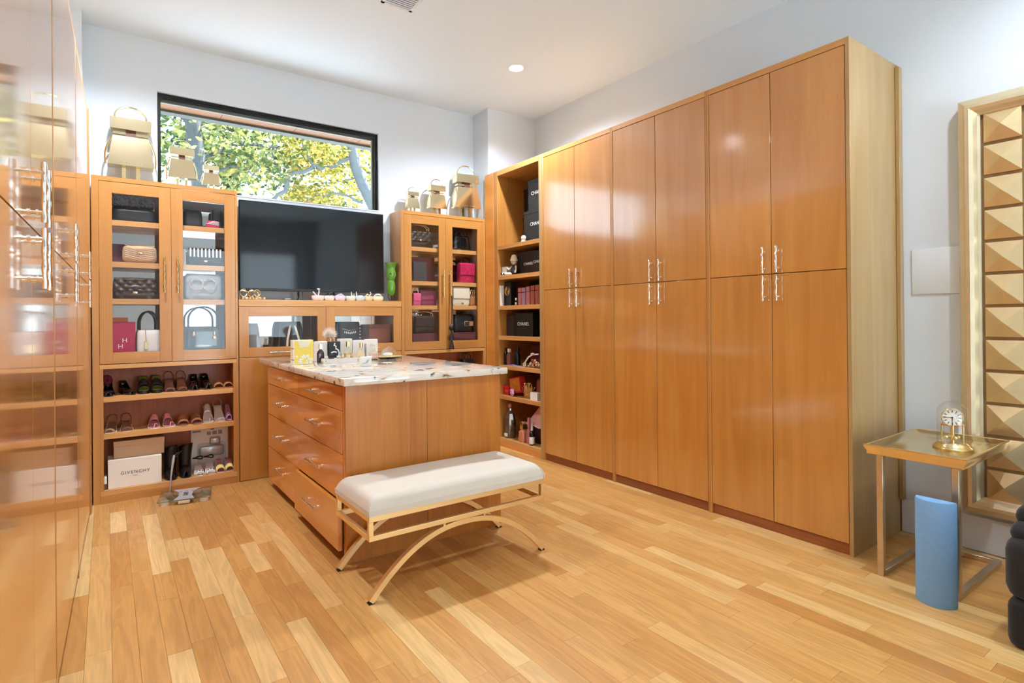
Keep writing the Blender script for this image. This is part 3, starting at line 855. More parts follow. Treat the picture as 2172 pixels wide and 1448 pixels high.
b.tube([(BX1-0.002, BY0-0.005, 0.386), (BX1-0.001, BY0-0.006, 0.408), (BX1-0.006, BY0+0.002, 0.424), (BX1-0.014, BY0+0.010, 0.440)], 0.003, 6)
b.w('piping', 'linen', t)
b = MB(); g = 0.020
for z0, z1 in ((0.358, 0.384), (0.274, 0.298)):
    b.box(BX0, BX1, BY0, BY0+g, z0, z1, 0.0015); b.box(BX0, BX1, BY1-g, BY1, z0, z1, 0.0015)
    b.box(BX0, BX0+g, BY0+g, BY1-g, z0, z1, 0.0015); b.box(BX1-g, BX1, BY0+g, BY1-g, z0, z1, 0.0015)
for xx in (BX0, BX1-g):
    for yy in (BY0, BY1-g):
        b.box(xx, xx+g, yy, yy+g, 0.298, 0.358)
b.w('frame', 'bench_gold', t)
def arch(yc):
    xc = (BX0+BX1)/2; pts = []
    for i in range(41):
        u = -1 + 2*i/40
        z = 0.010 + (0.262-0.010)*(1-abs(u)**2.25)
        pts.append((xc+u*(BX1-BX0)/2*0.985, yc, z))
    return pts
for yc in (BY0+0.013, BY1-0.013):
    b = MB(); b.tube(arch(yc), 0, flat=(0.0135, 0.0125), up=(0, 1, 0))
    for s_ in (-1, 1):
        b.box((BX0+BX1)/2+s_*0.113-0.006, (BX0+BX1)/2+s_*0.113+0.006, yc-0.008, yc+0.008, 0.245, 0.276)
    b.w('arch_leg', 'bench_gold', t)
for sx in (BX0+0.010, BX1-0.010):
    for yc in (BY0+0.013, BY1-0.013):
        MB().box(sx-0.013, sx+0.013, yc-0.013, yc+0.013, 0.0, 0.006).w('foot_pad', 'black', t)

# ------------------------------------------------------------------ gold side table
t = thing('side_table', 'gold tray-top side table with leafed sled legs beside the wardrobe', 'table', (3.30, 1.02, 0))
TX0, TX1, TY0, TY1 = 2.985, 3.62, 0.822, 1.226
def rect_loop(i, z): return [(TX0+i, TY0+i, z), (TX1-i, TY0+i, z), (TX1-i, TY1-i, z), (TX0+i, TY1-i, z)]
b = MB()
b.loft([rect_loop(0.010, 0.578), rect_loop(0.010, 0.592), rect_loop(0.0, 0.612), rect_loop(0.0, 0.620), rect_loop(0.012, 0.620), rect_loop(0.045, 0.602), rect_loop(0.10, 0.602), rect_loop(0.15, 0.602)], True, False)
b.w('tray_top', 'tray_gold', t)
b = MB(); b.tube([p for p in rect_loop(0.004, 0.619)]+[rect_loop(0.004, 0.619)[0]], 0.0055, 8); b.w('tray_rim', 'tray_gold', t)
for yy in (0.852, 1.148):
    MB().box(2.998, 3.026, yy, yy+0.028, 0.0, 0.5775, 0.002).w('leg', 'leg_silver_gold', t)
    MB().box(3.026, 3.600, yy, yy+0.028, 0.0, 0.026, 0.002).w('base_rail', 'leg_silver_gold', t)
MB().box(3.572, 3.600, 0.880, 1.148, 0.0, 0.026, 0.002).w('base_rail', 'leg_silver_gold', t)
b = MB(); b.box(3.0265, 3.6, 0.854, 0.878, 0.562, 0.5775); b.box(3.0265, 3.6, 1.150, 1.174, 0.562, 0.5775); b.w('apron', 'leg_silver_gold', t)

# anniversary clock
CX, CY, CZ = 3.315, 0.966, 0.6025
t = thing('anniversary_clock', 'brass clock with white face under a glass dome on the side table', 'clock', (CX, CY, CZ))
MB().lathe([(0.078, 0.0), (0.080, 0.006), (0.074, 0.012), (0.070, 0.014), (0.066, 0.022), (0.060, 0.026), (0.056, 0.030), (0.020, 0.031)], 40).l('base', 'brass', t)
def cap_prof(r, z0, z1, h):
    return [(r, z0), (r, z1)] + [(r*math.cos(a), z1+h*math.sin(a)) for a in [PI/2*i/10 for i in range(1, 10)]] + [(0.002, z1+h)]
MB().lathe(cap_prof(0.060, 0.027, 0.168, 0.058), 40, cap=False).l('glass_dome', 'glass', t)
b = MB()
for s_ in (-1, 1):
    b.cyl((0.0, s_*0.043, 0.03), (0.0, s_*0.043, 0.112), 0.0038, 10)
    b.lathe([(0.002, 0.110), (0.006, 0.114), (0.003, 0.120)], 10, (0, s_*0.043, 0))
b.box(-0.006, 0.006, -0.046, 0.046, 0.104, 0.110); b.cyl((0, 0, 0.03), (0, 0, 0.11), 0.009, 12)
b.l('pillar', 'brass', t)
dirc = Vector((-CX, -CY, 0)).normalized()
rotc = Matrix.Rotation(math.atan2(dirc.y, dirc.x) + 0.0, 4, 'Z')
fz = 0.147
b = MB(); b.lathe([(0.041, -0.012), (0.044, -0.004), (0.0445, 0.004), (0.041, 0.008), (0.039, 0.004)], 40, cap=False); b.xf(Matrix.Translation((0, 0, fz)) @ rotc @ Matrix.Rotation(PI/2, 4, 'Y')); b.l('bezel', 'brass', t)
b = MB(); b.lathe([(0.040, -0.010), (0.0405, 0.003), (0.002, 0.004)], 40); b.xf(Matrix.Translation((0, 0, fz)) @ rotc @ Matrix.Rotation(PI/2, 4, 'Y')); fc = b.l('dial', 'white', t)
b = MB()
for k in range(12):
    a = 2*PI*k/12
    c_, s_ = math.cos(a), math.sin(a)
    w_ = 0.0014 if k % 3 else 0.002
    q = [(0.024, -w_), (0.036, -w_), (0.036, w_), (0.024, w_)]
    b.prism([(r*c_-d*s_, r*s_+d*c_) for r, d in q], 'z', 0.0042, 0.0050)
b.xf(Matrix.Translation((0, 0, fz)) @ rotc @ Matrix.Rotation(PI/2, 4, 'Y')); b.l('hour_marks', 'text_dark', fc)
# hands: minute hand to the nine, hour hand to the six
b = MB()
def blade(ang, ln, w_):
    c_, s_ = math.cos(ang), math.sin(ang)
    b.prism([(r*c_-d*s_, r*s_+d*c_) for r, d in ((-0.004, -w_), (ln, -w_*0.4), (ln, w_*0.4), (-0.004, w_))], 'z', 0.0055, 0.0063)
blade(math.radians(180), 0.034, 0.0014); blade(math.radians(-90), 0.023, 0.002)
b.cyl((0, 0, 0.005), (0, 0, 0.0072), 0.0036, 12)
# local x of the dial frame points to the viewer's right, local y up
rt = Vector((0, 0, 1)).cross(dirc).normalized()
fm = Matrix(((rt.x, 0, dirc.x, 0), (rt.y, 0, dirc.y, 0), (0, 1, 0, fz), (0, 0, 0, 1)))
b.xf(fm); b.l('hands', 'black', fc)
b = MB()
for k in range(4):
    a = PI/4+k*PI/2; b.ell((0.026*math.cos(a), 0.026*math.sin(a), 0.052), 0.009, 0.009, 0.009, 12, 8)
b.cyl((0, 0, 0.052), (0, 0, 0.062), 0.024, 24, 0.006); b.l('pendulum', 'brass', t)

# half-round foam roller
fr = MB()
n = 24
poly = [(0.0, -0.0755)] + [(-0.066*math.sin(PI*i/n), -0.0755*math.cos(PI*i/n)) for i in range(1, n)] + [(0.0, 0.0755)]
ring = lambda z, s_: [(2.918+0.006*(1-s_)*-1+px*s_, 0.912+py*s_, z) for px, py in poly]
fr.loft([ring(0.0, 0.97), ring(0.006, 1.0), ring(0.440, 1.0), ring(0.448, 0.96)])
o = fr.w('foam_roller', plain('blue_foam', S(126, 172, 216), 0.8, bump=0.5, bscale=260, vary=0.12, vscale=60))
tag(recenter(o), 'light blue half-round foam roller standing on end before the side table', 'foam roller')

# gold pyramid wall panel
PX = XW
t = thing('wall_panel', 'tall gold-leaf wall panel with rows of raised pyramids in a moulded frame', 'wall panel', (XW, 0.66, 0.20))
PY1, PZ0, PZ1 = 1.030, 0.212, 2.368
cols = 3; cw = 0.167
PY0 = PY1 - 0.196 - cols*cw + 0.014
MB().box(PX-0.045, PX-0.001, PY0+0.05, PY1-0.05, PZ0+0.05, PZ1-0.05).w('backing', plain('dark_gold_backing', (0.36, 0.24, 0.12, 1), 0.5, 0.5, vary=0.2), t)
def mould(p0, p1, inward):
    """moulded rail: outer slope, rounded crest, inner cove"""
    prof = [(0.0, 0.0), (0.0, 0.062), (0.010, 0.078), (0.026, 0.084), (0.034, 0.092), (0.052, 0.094), (0.068, 0.084), (0.080, 0.064), (0.092, 0.058), (0.092, 0.0)]
    b = MB(); rings = []
    for P, mit in ((p0, 1), (p1, -1)):
        ring = []
        for d, h in prof:
            ring.append((PX-0.0008-h, P[0]+inward[0]*d+inward[2]*mit*d, P[1]+inward[1]*d+inward[3]*mit*d))
        rings.append(ring)
    b.loft(rings, True, False); b.w('frame_rail', 'gold_leaf_rail', t, 25)
mould((PY1, PZ0), (PY1, PZ1), (-1, 0, 0, 1))
mould((PY0, PZ0), (PY0, PZ1), (1, 0, 0, 1))
mould((PY1, PZ1), (PY0, PZ1), (0, -1, -1, 0))
mould((PY1, PZ0), (PY0, PZ0), (0, 1, -1, 0))
pz = [2.278 - 0.1663*i for i in range(12)]
pyr = None
for ci in range(cols):
    yc = PY1 - 0.105 - 0.075 - ci*cw
    for z1 in pz:
        zc_ = z1 - 0.074
        if pyr is None:
            b = MB(); h = 0.0745
            b.loft([[(0, -h, -h), (0, h, -h), (0, h, h), (0, -h, h)], [(-0.020, -h, -h), (-0.020, h, -h), (-0.020, h, h), (-0.020, -h, h)],
                    [(-0.052, -0.001, -0.001), (-0.052, 0.001, -0.001), (-0.052, 0.001, 0.001), (-0.052, -0.001, 0.001)]], True, False)
            pyr = b.l('pyramid_tile', 'gold_leaf', t, 0); o = pyr
        else:
            o = pyr.copy(); COL.objects.link(o); o.parent = t
        o.location = (PX-0.040-XW, yc-0.66, zc_-0.20)

# black upholstered chair at the right edge
t = thing('armchair', 'black upholstered recliner corner with rounded rolls at the right edge', 'chair', (3.05, 0.25, 0))
blk = plain('black_fabric', S(16, 14, 14), 0.8, bump=0.4, bscale=400, sheen=0.15)
def soft(name, x0, x1, y0, y1, z0, z1, bev):
    b = MB(); b.box(x0, x1, y0, y1, z0, z1, bev, 5)
    return b.w(name, blk, t, 60)
soft('base', 2.735, 3.45, -0.25, 0.640, 0.0, 0.185, 0.035)
soft('body', 2.728, 3.47, -0.27, 0.648, 0.178, 0.415, 0.055)
soft('roll', 2.760, 3.46, -0.25, 0.638, 0.375, 0.465, 0.042)
soft('roll', 2.800, 3.45, -0.23, 0.630, 0.430, 0.520, 0.042)
b = MB(); b.tube([(2.728, 0.60, 0.30), (2.7268, 0.3, 0.30), (2.728, -0.2, 0.30)], 0.003, 6); b.w('seam', blk, t)

# ------------------------------------------------------------------ television
t = thing('television', 'large black flat television standing on the media cabinet', 'television', (1.458, 4.89, 1.412))
MB().box(0.855, 2.063, 4.862, 4.897, 1.486, 2.206, 0.003).w('housing', 'black', t)
MB().box(0.863, 2.055, 4.8605, 4.8625, 1.508, 2.198).w('screen', 'screen', t)
b = MB(); b.box(1.28, 1.64, 4.897, 4.925, 1.60, 2.0, 0.006); b.w('back_cover', 'black', t)
b = MB()
for sx in (1.31, 1.61):
    b.tube([(sx, 4.885, 1.50), (sx-0.008, 4.885, 1.45), (sx-0.014, 4.87, 1.424), (sx-0.016, 4.858, 1.4195)], 0.006, 8)
    b.tube([(sx, 4.885, 1.50), (sx+0.006, 4.90, 1.45), (sx+0.010, 4.95, 1.4195)], 0.006, 8)
b.w('stand', 'black', t)
b = MB(); b.tube([(1.345, 4.93, 1.60), (1.36, 4.95, 1.48), (1.37, 4.97, 1.416), (1.2, 4.98, 1.416)], 0.0028, 6); b.w('cable', 'black', t)
tag(recenter(MB().box(1.19, 1.235, 4.83, 4.86, 1.4125, 1.428, 0.005, 2).w('streaming_dongle', plain('grey_plastic', S(150, 154, 158), 0.4))), 'small grey plastic plug lying under the television', 'gadget')

# ------------------------------------------------------------------ gold handbag sculptures on the cabinets
def bag_sculpture(x, s_, z0, label, rz=0.0):
    t = thing('handbag_sculpture', label, 'sculpture', (x, 4.895, z0), rz, 'gold handbag sculptures on the cabinet tops')
    W0, W1, H0, H1 = 0.139*s_, 0.107*s_, 0.105*s_, 0.315*s_
    D0, D1 = 0.062*s_, 0.045*s_
    b = MB()
    b.loft([[(-W0, -D0, H0), (W0, -D0, H0), (W0, D0, H0), (-W0, D0, H0)], [(-W1, -D1, H1), (W1, -D1, H1), (W1, D1, H1), (-W1, D1, H1)]], True, False)
    b.l('body', 'gold', t)
    MB().box(-0.030*s_, 0.030*s_, -0.034*s_, 0.034*s_, H1, 0.36*s_).l('core', plain('brown_core', S(96, 58, 40), 0.5), t)
    MB().box(-0.105*s_, 0.105*s_, -0.030*s_, 0.030*s_, 0.330*s_, 0.348*s_).l('neck_plate', 'gold', t)
    MB().box(-0.122*s_, 0.122*s_, -0.058*s_, 0.058*s_, 0.36*s_, 0.443*s_, 0.002*s_).l('flap', 'gold', t)
    b = MB(); b.tube(arc((0, 0, 0.458*s_), 0.095*s_, 0.082*s_, 0, 180, 20), 0.0065*s_, 8)
    for e in (-1, 1): b.ell((e*0.095*s_, 0, 0.452*s_), 0.010*s_, 0.014*s_, 0.012*s_, 10, 6)
    b.l('handle', 'gold', t)
    for e in (-1, 1):
        b = MB(); xm = e*(W0+W1)/2
        b.tube([(xm+e*0.010*s_ + e*0.016*s_*math.sin(PI*k/12) - e*(W0-W1)*(k/12-0.5), 0, H0+0.01*s_+(H1-H0-0.02*s_)*k/12) for k in range(13)], 0.006*s_, 8)
        b.l('side_ring', 'gold', t)
    for e in (-1, 1):
        MB().box(e*0.042*s_-0.013*s_, e*0.042*s_+0.013*s_, -0.018*s_, 0.018*s_, 0, H0, 0.001).l('leg', 'brass', t)
    b = MB()
    for k in range(9):
        if k == 4: continue
        xx = (-0.06+k*0.0165)*s_
        b.ell((xx, -D0+0.001, H0+0.022*s_), 0.0032*s_, 0.003*s_, 0.0038*s_, 8, 5)
    b.l('stud_row', 'chrome', t)["kind"] = "stuff"
    return t
ZTOP = 2.2515
bag_sculpture(0.150, 1.00, ZTOP, 'largest gold handbag sculpture on the left glass cabinet, against the white wall')
bag_sculpture(0.468, 0.665, ZTOP, 'middle-sized gold handbag sculpture in front of the window corner')
bag_sculpture(0.664, 0.44, ZTOP, 'smallest gold handbag sculpture in front of the window, third from the left')
bag_sculpture(2.965, 1.00, ZTOP, 'largest gold handbag sculpture on the right glass cabinet, next to the shelf unit', -0.10)
bag_sculpture(2.632, 0.665, ZTOP, 'middle-sized gold handbag sculpture on the right glass cabinet')
bag_sculpture(2.372, 0.46, ZTOP, 'smallest gold handbag sculpture at the near end of the right glass cabinet')

# ------------------------------------------------------------------ on the ledge
ZL = 1.4122
t = thing('glass_vase', 'green glass creature vase with two eyes and wire feet beside the television', 'vase', (2.128, 4.85, ZL))
vg = plain('apple_green_glass', S(96, 150, 52), 0.15, coat=0.6)
MB().lathe([(0.004, 0.046), (0.018, 0.050), (0.030, 0.066), (0.038, 0.10), (0.040, 0.135), (0.034, 0.172), (0.029, 0.188), (0.036, 0.206), (0.046, 0.235), (0.045, 0.262), (0.038, 0.288), (0.037, 0.305), (0.046, 0.33), (0.060, 0.354), (0.057, 0.355), (0.040, 0.332), (0.031, 0.305)], 28, cap=False).l('body', vg, t)
b = MB()
for e in (-1, 1): b.ell((e*0.017-0.006, -0.041, 0.252), 0.007, 0.006, 0.007, 10, 8)
b.l('eye', 'black', t)
b = MB()
for e in (-1, 1):
    b.tube([(e*0.03, 0, 0.075), (e*0.032, -0.004, 0.035), (e*0.016, -0.01, 0.006), (e*0.02, -0.03, 0.004)], 0.003, 6)
b.lathe([(0.048, 0.0), (0.046, 0.004), (0.01, 0.006)], 20)
b.l('feet', 'black', t)

def trinket(x, label, col, kind, w=0.09):
    t = thing('trinket_dish', label, 'trinket', (x, 4.815, ZL), 0, 'pastel trinkets on the television ledge')
    m = plain('pastel_%s' % kind, col, 0.35, coat=0.3)
    b = MB(); b.lathe([(0.36, 0.0), (0.46, 0.006), (0.5, 0.018), (0.49, 0.030), (0.44, 0.031), (0.40, 0.016), (0.1, 0.012)], 24, sx=w, sy=0.055); b.xf(Matrix.Scale(1.35, 4, (0, 0, 1))); b.l('dish', m, t)
    b = MB()
    if kind == 'bow':
        b.tube([(-0.012, 0, 0.03), (-0.028, 0, 0.045), (-0.042, 0, 0.056)], 0.005, 7); b.tube([(0.0, 0, 0.028), (0.01, 0, 0.055), (0.008, 0, 0.072)], 0.005, 7); b.ell((0.006, 0, 0.074), 0.014, 0.006, 0.005, 10, 6)
    elif kind == 'dots':
        for i in range(6): b.ell((-0.03+i*0.012, -0.004*(i % 2), 0.034+0.008*(i % 3)), 0.006, 0.006, 0.006, 8, 6)
    elif kind == 'ear':
        b.cyl((0.012, 0, 0.02), (0.006, 0, 0.062), 0.008, 8, 0.002); b.cyl((0.030, 0, 0.02), (0.030, 0, 0.045), 0.007, 8, 0.003)
    elif kind == 'fin':
        b.cyl((-0.026, 0, 0.02), (-0.036, 0, 0.062), 0.010, 8, 0.002); b.ell((0.004, 0, 0.028), 0.03, 0.016, 0.010, 12, 6)
    elif kind == 'curl':
        b.tube([(-0.03, 0, 0.03), (-0.012, 0, 0.046), (0.01, 0, 0.036), (0.024, 0, 0.052), (0.014, 0, 0.06)], 0.0045, 7)
    elif kind == 'loop':
        b.tube(arc((0, 0, 0.014), 0.040, 0.032, 0, 180, 16), 0.005, 7)
    else:
        b.ell((0, 0, 0.03), 0.036, 0.018, 0.012, 14, 6); b.tube([(-0.03, -0.01, 0.03), (0, -0.018, 0.044), (0.03, -0.01, 0.032)], 0.004, 6)
    b.xf(Matrix.Scale(1.3, 4, (0, 0, 1)))
    b.l('ornament', plain('ornament_%s' % kind, (S(20, 20, 20) if kind == 'dots' else col), 0.4), t)
trinket(1.451, 'pale pink trinket dish topped by a bow, leftmost of the pastel row', S(250, 226, 222), 'bow', 0.104)
trinket(1.547, 'white trinket dish with black dots, second in the pastel row', S(238, 232, 224), 'dots', 0.088)
trinket(1.640, 'lilac trinket dish with a rounded lid in the pastel row', S(232, 218, 234), 'lid', 0.096)
trinket(1.733, 'mint green trinket dish with upright ears in the pastel row', S(230, 240, 222), 'ear', 0.090)
trinket(1.819, 'pale blue trinket dish with a pointed fin in the pastel row', S(216, 230, 236), 'fin', 0.084)
trinket(1.897, 'peach trinket dish with a curled tail in the pastel row', S(250, 222, 184), 'curl', 0.076)
trinket(1.984, 'pale apricot trinket dish with a looped handle, nearest the green vase', S(252, 232, 200), 'loop', 0.100)

t = thing('necklace_display', 'gold chain sunglasses and jewellery heaped at the left end of the ledge', 'jewellery', (0.93, 4.82, ZL))
for k, (xx, yy, rr, tilt) in enumerate(((-0.055, -0.004, 0.030, 0.2), (0.0, -0.012, 0.026, -0.1), (0.045, 0.0, 0.027, 0.15))):
    b = MB(); b.tube([(xx+rr*0.8*math.cos(2*PI*i/20), yy+0.012*math.sin(2*PI*i/20)*tilt*4, 0.052+rr*math.sin(2*PI*i/20)) for i in range(20)], 0.0048, 7, closed=True)
    b.l('hoop', 'brass', t)
rnd = random.Random(4)
for k in range(7):
    b = MB(); b.ell((-0.06+k*0.026, rnd.uniform(-0.012, 0.012), 0.012), 0.014, 0.012, 0.012+0.006*rnd.random(), 10, 6); b.l('bead', ('gold', 'cream', 'brass')[k % 3], t)
b = MB(); b.tube([(-0.08, 0.0, 0.004), (-0.082, 0, 0.05), (-0.07, 0, 0.075), (-0.03, 0.004, 0.066), (0.02, 0.004, 0.074), (0.05, 0, 0.06), (0.062, 0, 0.004)], 0.004, 6); b.l('chain', 'brass', t)

# ------------------------------------------------------------------ handbags and boxes behind the glass
leather = {}
def lm(key, col, rough=0.4, coat=0.0, bump=0.2, bs=300):
    if key not in leather: leather[key] = plain('leather_' + key, col, rough, coat=coat, bump=bump, bscale=bs)
    return leather[key]
BLK = lm('black', S(24, 22, 24), 0.38); PAT = lm('patent', S(12, 12, 14), 0.08, 0.8, 0.0)
BRN = lm('dark_brown', S(72, 52, 44), 0.4); BEI = lm('beige', S(214, 180, 140), 0.45); MAG = lm('magenta', S(190, 22, 78), 0.45)
BUR = lm('burgundy', S(104, 40, 56), 0.5); PUR = lm('plum', S(146, 58, 96), 0.45); CRE = lm('cream', S(236, 226, 200), 0.5)
GRY = lm('grey', S(150, 154, 160), 0.4); WHT = lm('white', S(242, 240, 236), 0.45); PNK = lm('pink', S(224, 92, 140), 0.4)
TAN = lm('tan', S(190, 130, 84), 0.5); ORA = lm('orange', S(222, 110, 44), 0.5); DGR = lm('slate', S(52, 58, 62), 0.45)
BWN = lm('chestnut', S(124, 62, 44), 0.5)

def bag(label, x, z, w, h, d, mat, y=4.885, kind='flap', quilt=0.0, handle=None, hm='brass', clasp=None, rz=0.0, cat='handbag', group='handbags behind the cabinet glass', top=0.9, name='handbag', crown=0.12, p=5.0):
    t = thing(name, label, cat, (x, y, z), rz, group)
    b = MB(); pillow(b, w, d, h, 0, top, p, quilt, 0.055, crown); b.l('body', mat, t, 60)
    if kind == 'flap':
        b = MB(); q = quilt
        def fl(u, v):
            xx = (u-0.5)*w*top*0.98; zz = h*(1.0 - 0.62*v) - 0.02*h*abs(2*u-1)
            yy = -d/2*(0.86+0.14*v) - 0.005 - (q*abs(math.sin(PI*(xx+zz)/0.055)*math.sin(PI*(xx-zz)/0.055)) if q else 0)
            if v < 0.08: yy += d*0.35*(1-v/0.08)
            return Vector((xx, yy, zz + (0.004 if v < 0.08 else 0)))
        b.grid(fl, 26, 14)
        o = b.l('flap', mat, t, 60)
        md = o.modifiers.new('thickness', 'SOLIDIFY'); md.thickness = 0.004
    elif kind == 'zip':
        b = MB(); b.tube([(-w*0.42, -d*0.2, h*0.93), (0, -d*0.3, h*0.99), (w*0.42, -d*0.2, h*0.93)], 0.003, 6); b.l('zip', 'brass', t)
    if handle:
        b = MB(); hh, hw = handle
        for e in (-1, 1) if d > 0.06 else (1,):
            b.tube([(-hw, e*d*0.2, h*0.9)] + [(p[0], e*d*0.22, p[2]) for p in reversed(arc((0, 0, h+hh*0.35), hw, hh*0.65))] + [(hw, e*d*0.2, h*0.9)], 0.0055, 8)
        b.l('handle', hm, t)
    if clasp:
        b = MB(); cz = h*clasp[1]
        if clasp[0] == 'turn':
            b.box(-0.014, 0.014, -d/2-0.014, -d/2-0.006, cz-0.008, cz+0.008, 0.003, 2)
        elif clasp[0] == 'tag':
            b.box(-0.012+clasp[2], 0.012+clasp[2], -d/2-0.010, -d/2-0.004, cz-0.045, cz+0.012, 0.002); b.tube([(clasp[2], -d/2-0.006, cz+0.01), (clasp[2]-0.002, -d/2-0.004, cz+0.05), (clasp[2]-0.004, -d/2, h)], 0.003, 6)
        elif clasp[0] == 'rings':
            for e in (-1, 1): b.ell((e*w*0.27, -d/2-0.006, cz), 0.010, 0.006, 0.020, 10, 6)
            b.ell((w*0.27, -d/2-0.01, cz-0.03), 0.016, 0.005, 0.016, 12, 6)
        b.l('clasp', 'brass', t)
    return t

def carton(label, x0, x1, y0, y1, z0, z1, mat, name='box', cat='box', lid=0.0, group=None, bev=0.0015):
    t = thing(name, label, cat, ((x0+x1)/2, (y0+y1)/2, z0), 0, group)
    zt = z1 - lid
    MB().box(x0, x1, y0, y1, z0, zt if lid else z1, bev).w('body', mat, t)
    if lid: MB().box(x0-0.002, x1+0.002, y0-0.002, y1+0.002, zt, z1, bev).w('lid', mat, t)
    return t

G1 = 1.9592; G2 = 1.6672; G3 = 1.4092; G4 = 1.0052
# --- left glass cabinet, left door
t = bag('soft black bag under the feathered bag in the top left compartment', 0.165, G1, 0.27, 0.10, 0.13, BLK, kind=None, top=0.97, y=4.905)
t = thing('feather_bag', 'black feathered clutch on top of a soft black bag, top left behind glass', 'handbag', (0.165, 4.905, G1+0.104), 0, 'handbags behind the cabinet glass')
b = MB(); pillow(b, 0.255, 0.11, 0.075, 0, 0.92, 4); b.l('body', BLK, t)
b = MB(); rnd = random.Random(8)
for k in range(420):
    u, v = rnd.uniform(-0.125, 0.125), rnd.uniform(0.0, 0.08)
    p0 = Vector((u, -0.045-0.012*rnd.random(), 0.008+v)); dv = Vector((rnd.uniform(-.6, .6), -0.6*rnd.random(), rnd.uniform(-0.15, 0.5))).normalized()*0.040
    sd = Vector((0.0022, 0, 0.0016))
    q = [b.bm.verts.new(p) for p in (p0-sd, p0+sd, p0+dv+sd*0.2+Vector((0, 0, -0.003)))]
    b.bm.faces.new(q)
f = b.l('plume', plain('black_plume', S(112, 112, 116), 0.4), t, 0); f["kind"] = "stuff"
carton('dark plum flat case behind the beige camera bag', 0.03, 0.20, 4.94, 4.985, G2, G2+0.14, BUR, 'flat_case', 'case')
t = bag('beige chevron camera bag on the second shelf of the left glass cabinet', 0.198, G2, 0.215, 0.130, 0.075, BEI, kind='zip', quilt=0.0, top=0.95, crown=0.42, p=2.8, clasp=('turn', 0.55), y=4.86)
b = MB()
for k in range(7):
    z = 0.018 + k*0.014
    b.tube([(-0.088, -0.0395, z+0.022), (0.0, -0.0405, z), (0.088, -0.0395, z+0.022)], 0.0022, 5)
b.l('chevron_seam', BEI, t)
t = bag('dark brown quilted flap bag with studs on the third shelf of the left cabinet', 0.168, G3, 0.265, 0.150, 0.09, BRN, quilt=0.018, clasp=('turn', 0.30), y=4.868, top=0.96)
b = MB()
for i in range(5):
    for j in range(2): b.ell((-0.10+i*0.05+0.025*(j % 2), -0.0545, 0.075+j*0.03), 0.003, 0.003, 0.003, 6, 4)
b.l('stud', 'gold', t)
t = carton('magenta gift box with white letters at the bottom left of the left cabinet', 0.022, 0.168, 4.872, 4.985, G4, G4+0.240, plain('magenta_paper', S(186, 16, 72), 0.5), 'gift_box')
for tx, tz, sx in ((0.105, 0.108, 'H'), (0.080, 0.066, 'H')):
    text('letter', sx, 0.045, 'text_white', t, face_y(tx-0.095, -0.0585, tz))
carton('small orange box on top of the magenta gift box', 0.026, 0.125, 4.885, 4.975, G4+0.2405, G4+0.272, plain('orange_paper', S(214, 104, 40), 0.5), 'small_box')
bag('white structured handbag with dark hoop handle at the bottom of the left door', 0.250, G4, 0.150, 0.180, 0.085, WHT, y=4.858, kind=None, handle=(0.135, 0.055), hm=BLK, clasp=('tag', 0.48, -0.02), top=0.97)
# --- left glass cabinet, right door
bag('low black bag lying in the top right compartment of the left cabinet', 0.535, G1, 0.14, 0.13, 0.11, BLK, kind=None, y=4.91)
t = thing('striped_pouch', 'pink and white striped pouch on the top right shelf of the left cabinet', 'pouch', (0.665, 4.855, G1))
b = MB(); pillow(b, 0.10, 0.06, 0.055, 0, 0.7, 3); b.l('body', plain('pink_fabric', S(186, 40, 92), 0.6), t)
for k in range(4):
    b = MB(); b.tube([(-0.045+k*0.012, -0.024, 0.030+k*0.004), (0.0, -0.032, 0.026+k*0.008), (0.043, -0.024, 0.022+k*0.008)], 0.002, 5); b.l('stripe', 'white', t)
bag('black shoulder bag standing beside the striped pouch', 0.71, G1, 0.09, 0.15, 0.09, BLK, kind=None, y=4.93)
t = bag('black flap bag with white stripes on the second shelf behind the right door', 0.612, G2, 0.235, 0.130, 0.085, BLK, y=4.862, quilt=0.004, clasp=('turn', 0.25), top=0.98)
for k in range(9):
    b = MB(); xx = -0.10+k*0.025
    b.prism([(xx-0.005, 0.062), (xx+0.005, 0.062), (xx+0.005, 0.126), (xx-0.005, 0.126)], 'y', -0.0585, -0.0555); b.l('stripe', 'white', t)
carton('narrow beige case at the left of the striped flap bag', 0.466, 0.484, 4.83, 4.95, G2, G2+0.12, BEI, 'narrow_case', 'case')
t = bag('grey quilted tote with two ring handles on the third shelf behind the right door', 0.60, G3, 0.255, 0.195, 0.10, GRY, y=4.875, kind=None, quilt=0.006, top=0.98)
for xx in (-0.05, 0.035):
    b = MB(); b.tube([(xx+0.045*math.cos(2*PI*i/24), -0.064, 0.115+0.042*math.sin(2*PI*i/24)) for i in range(24)], 0.004, 7, closed=True); b.l('ring', 'chrome', t)
bag('black handbag with tall hoop handles and gold rings, lowest behind the right door', 0.60, G4, 0.255, 0.20, 0.10, PAT, y=4.868, kind=None, handle=(0.15, 0.10), hm=BLK, clasp=('rings', 0.72), top=0.95)

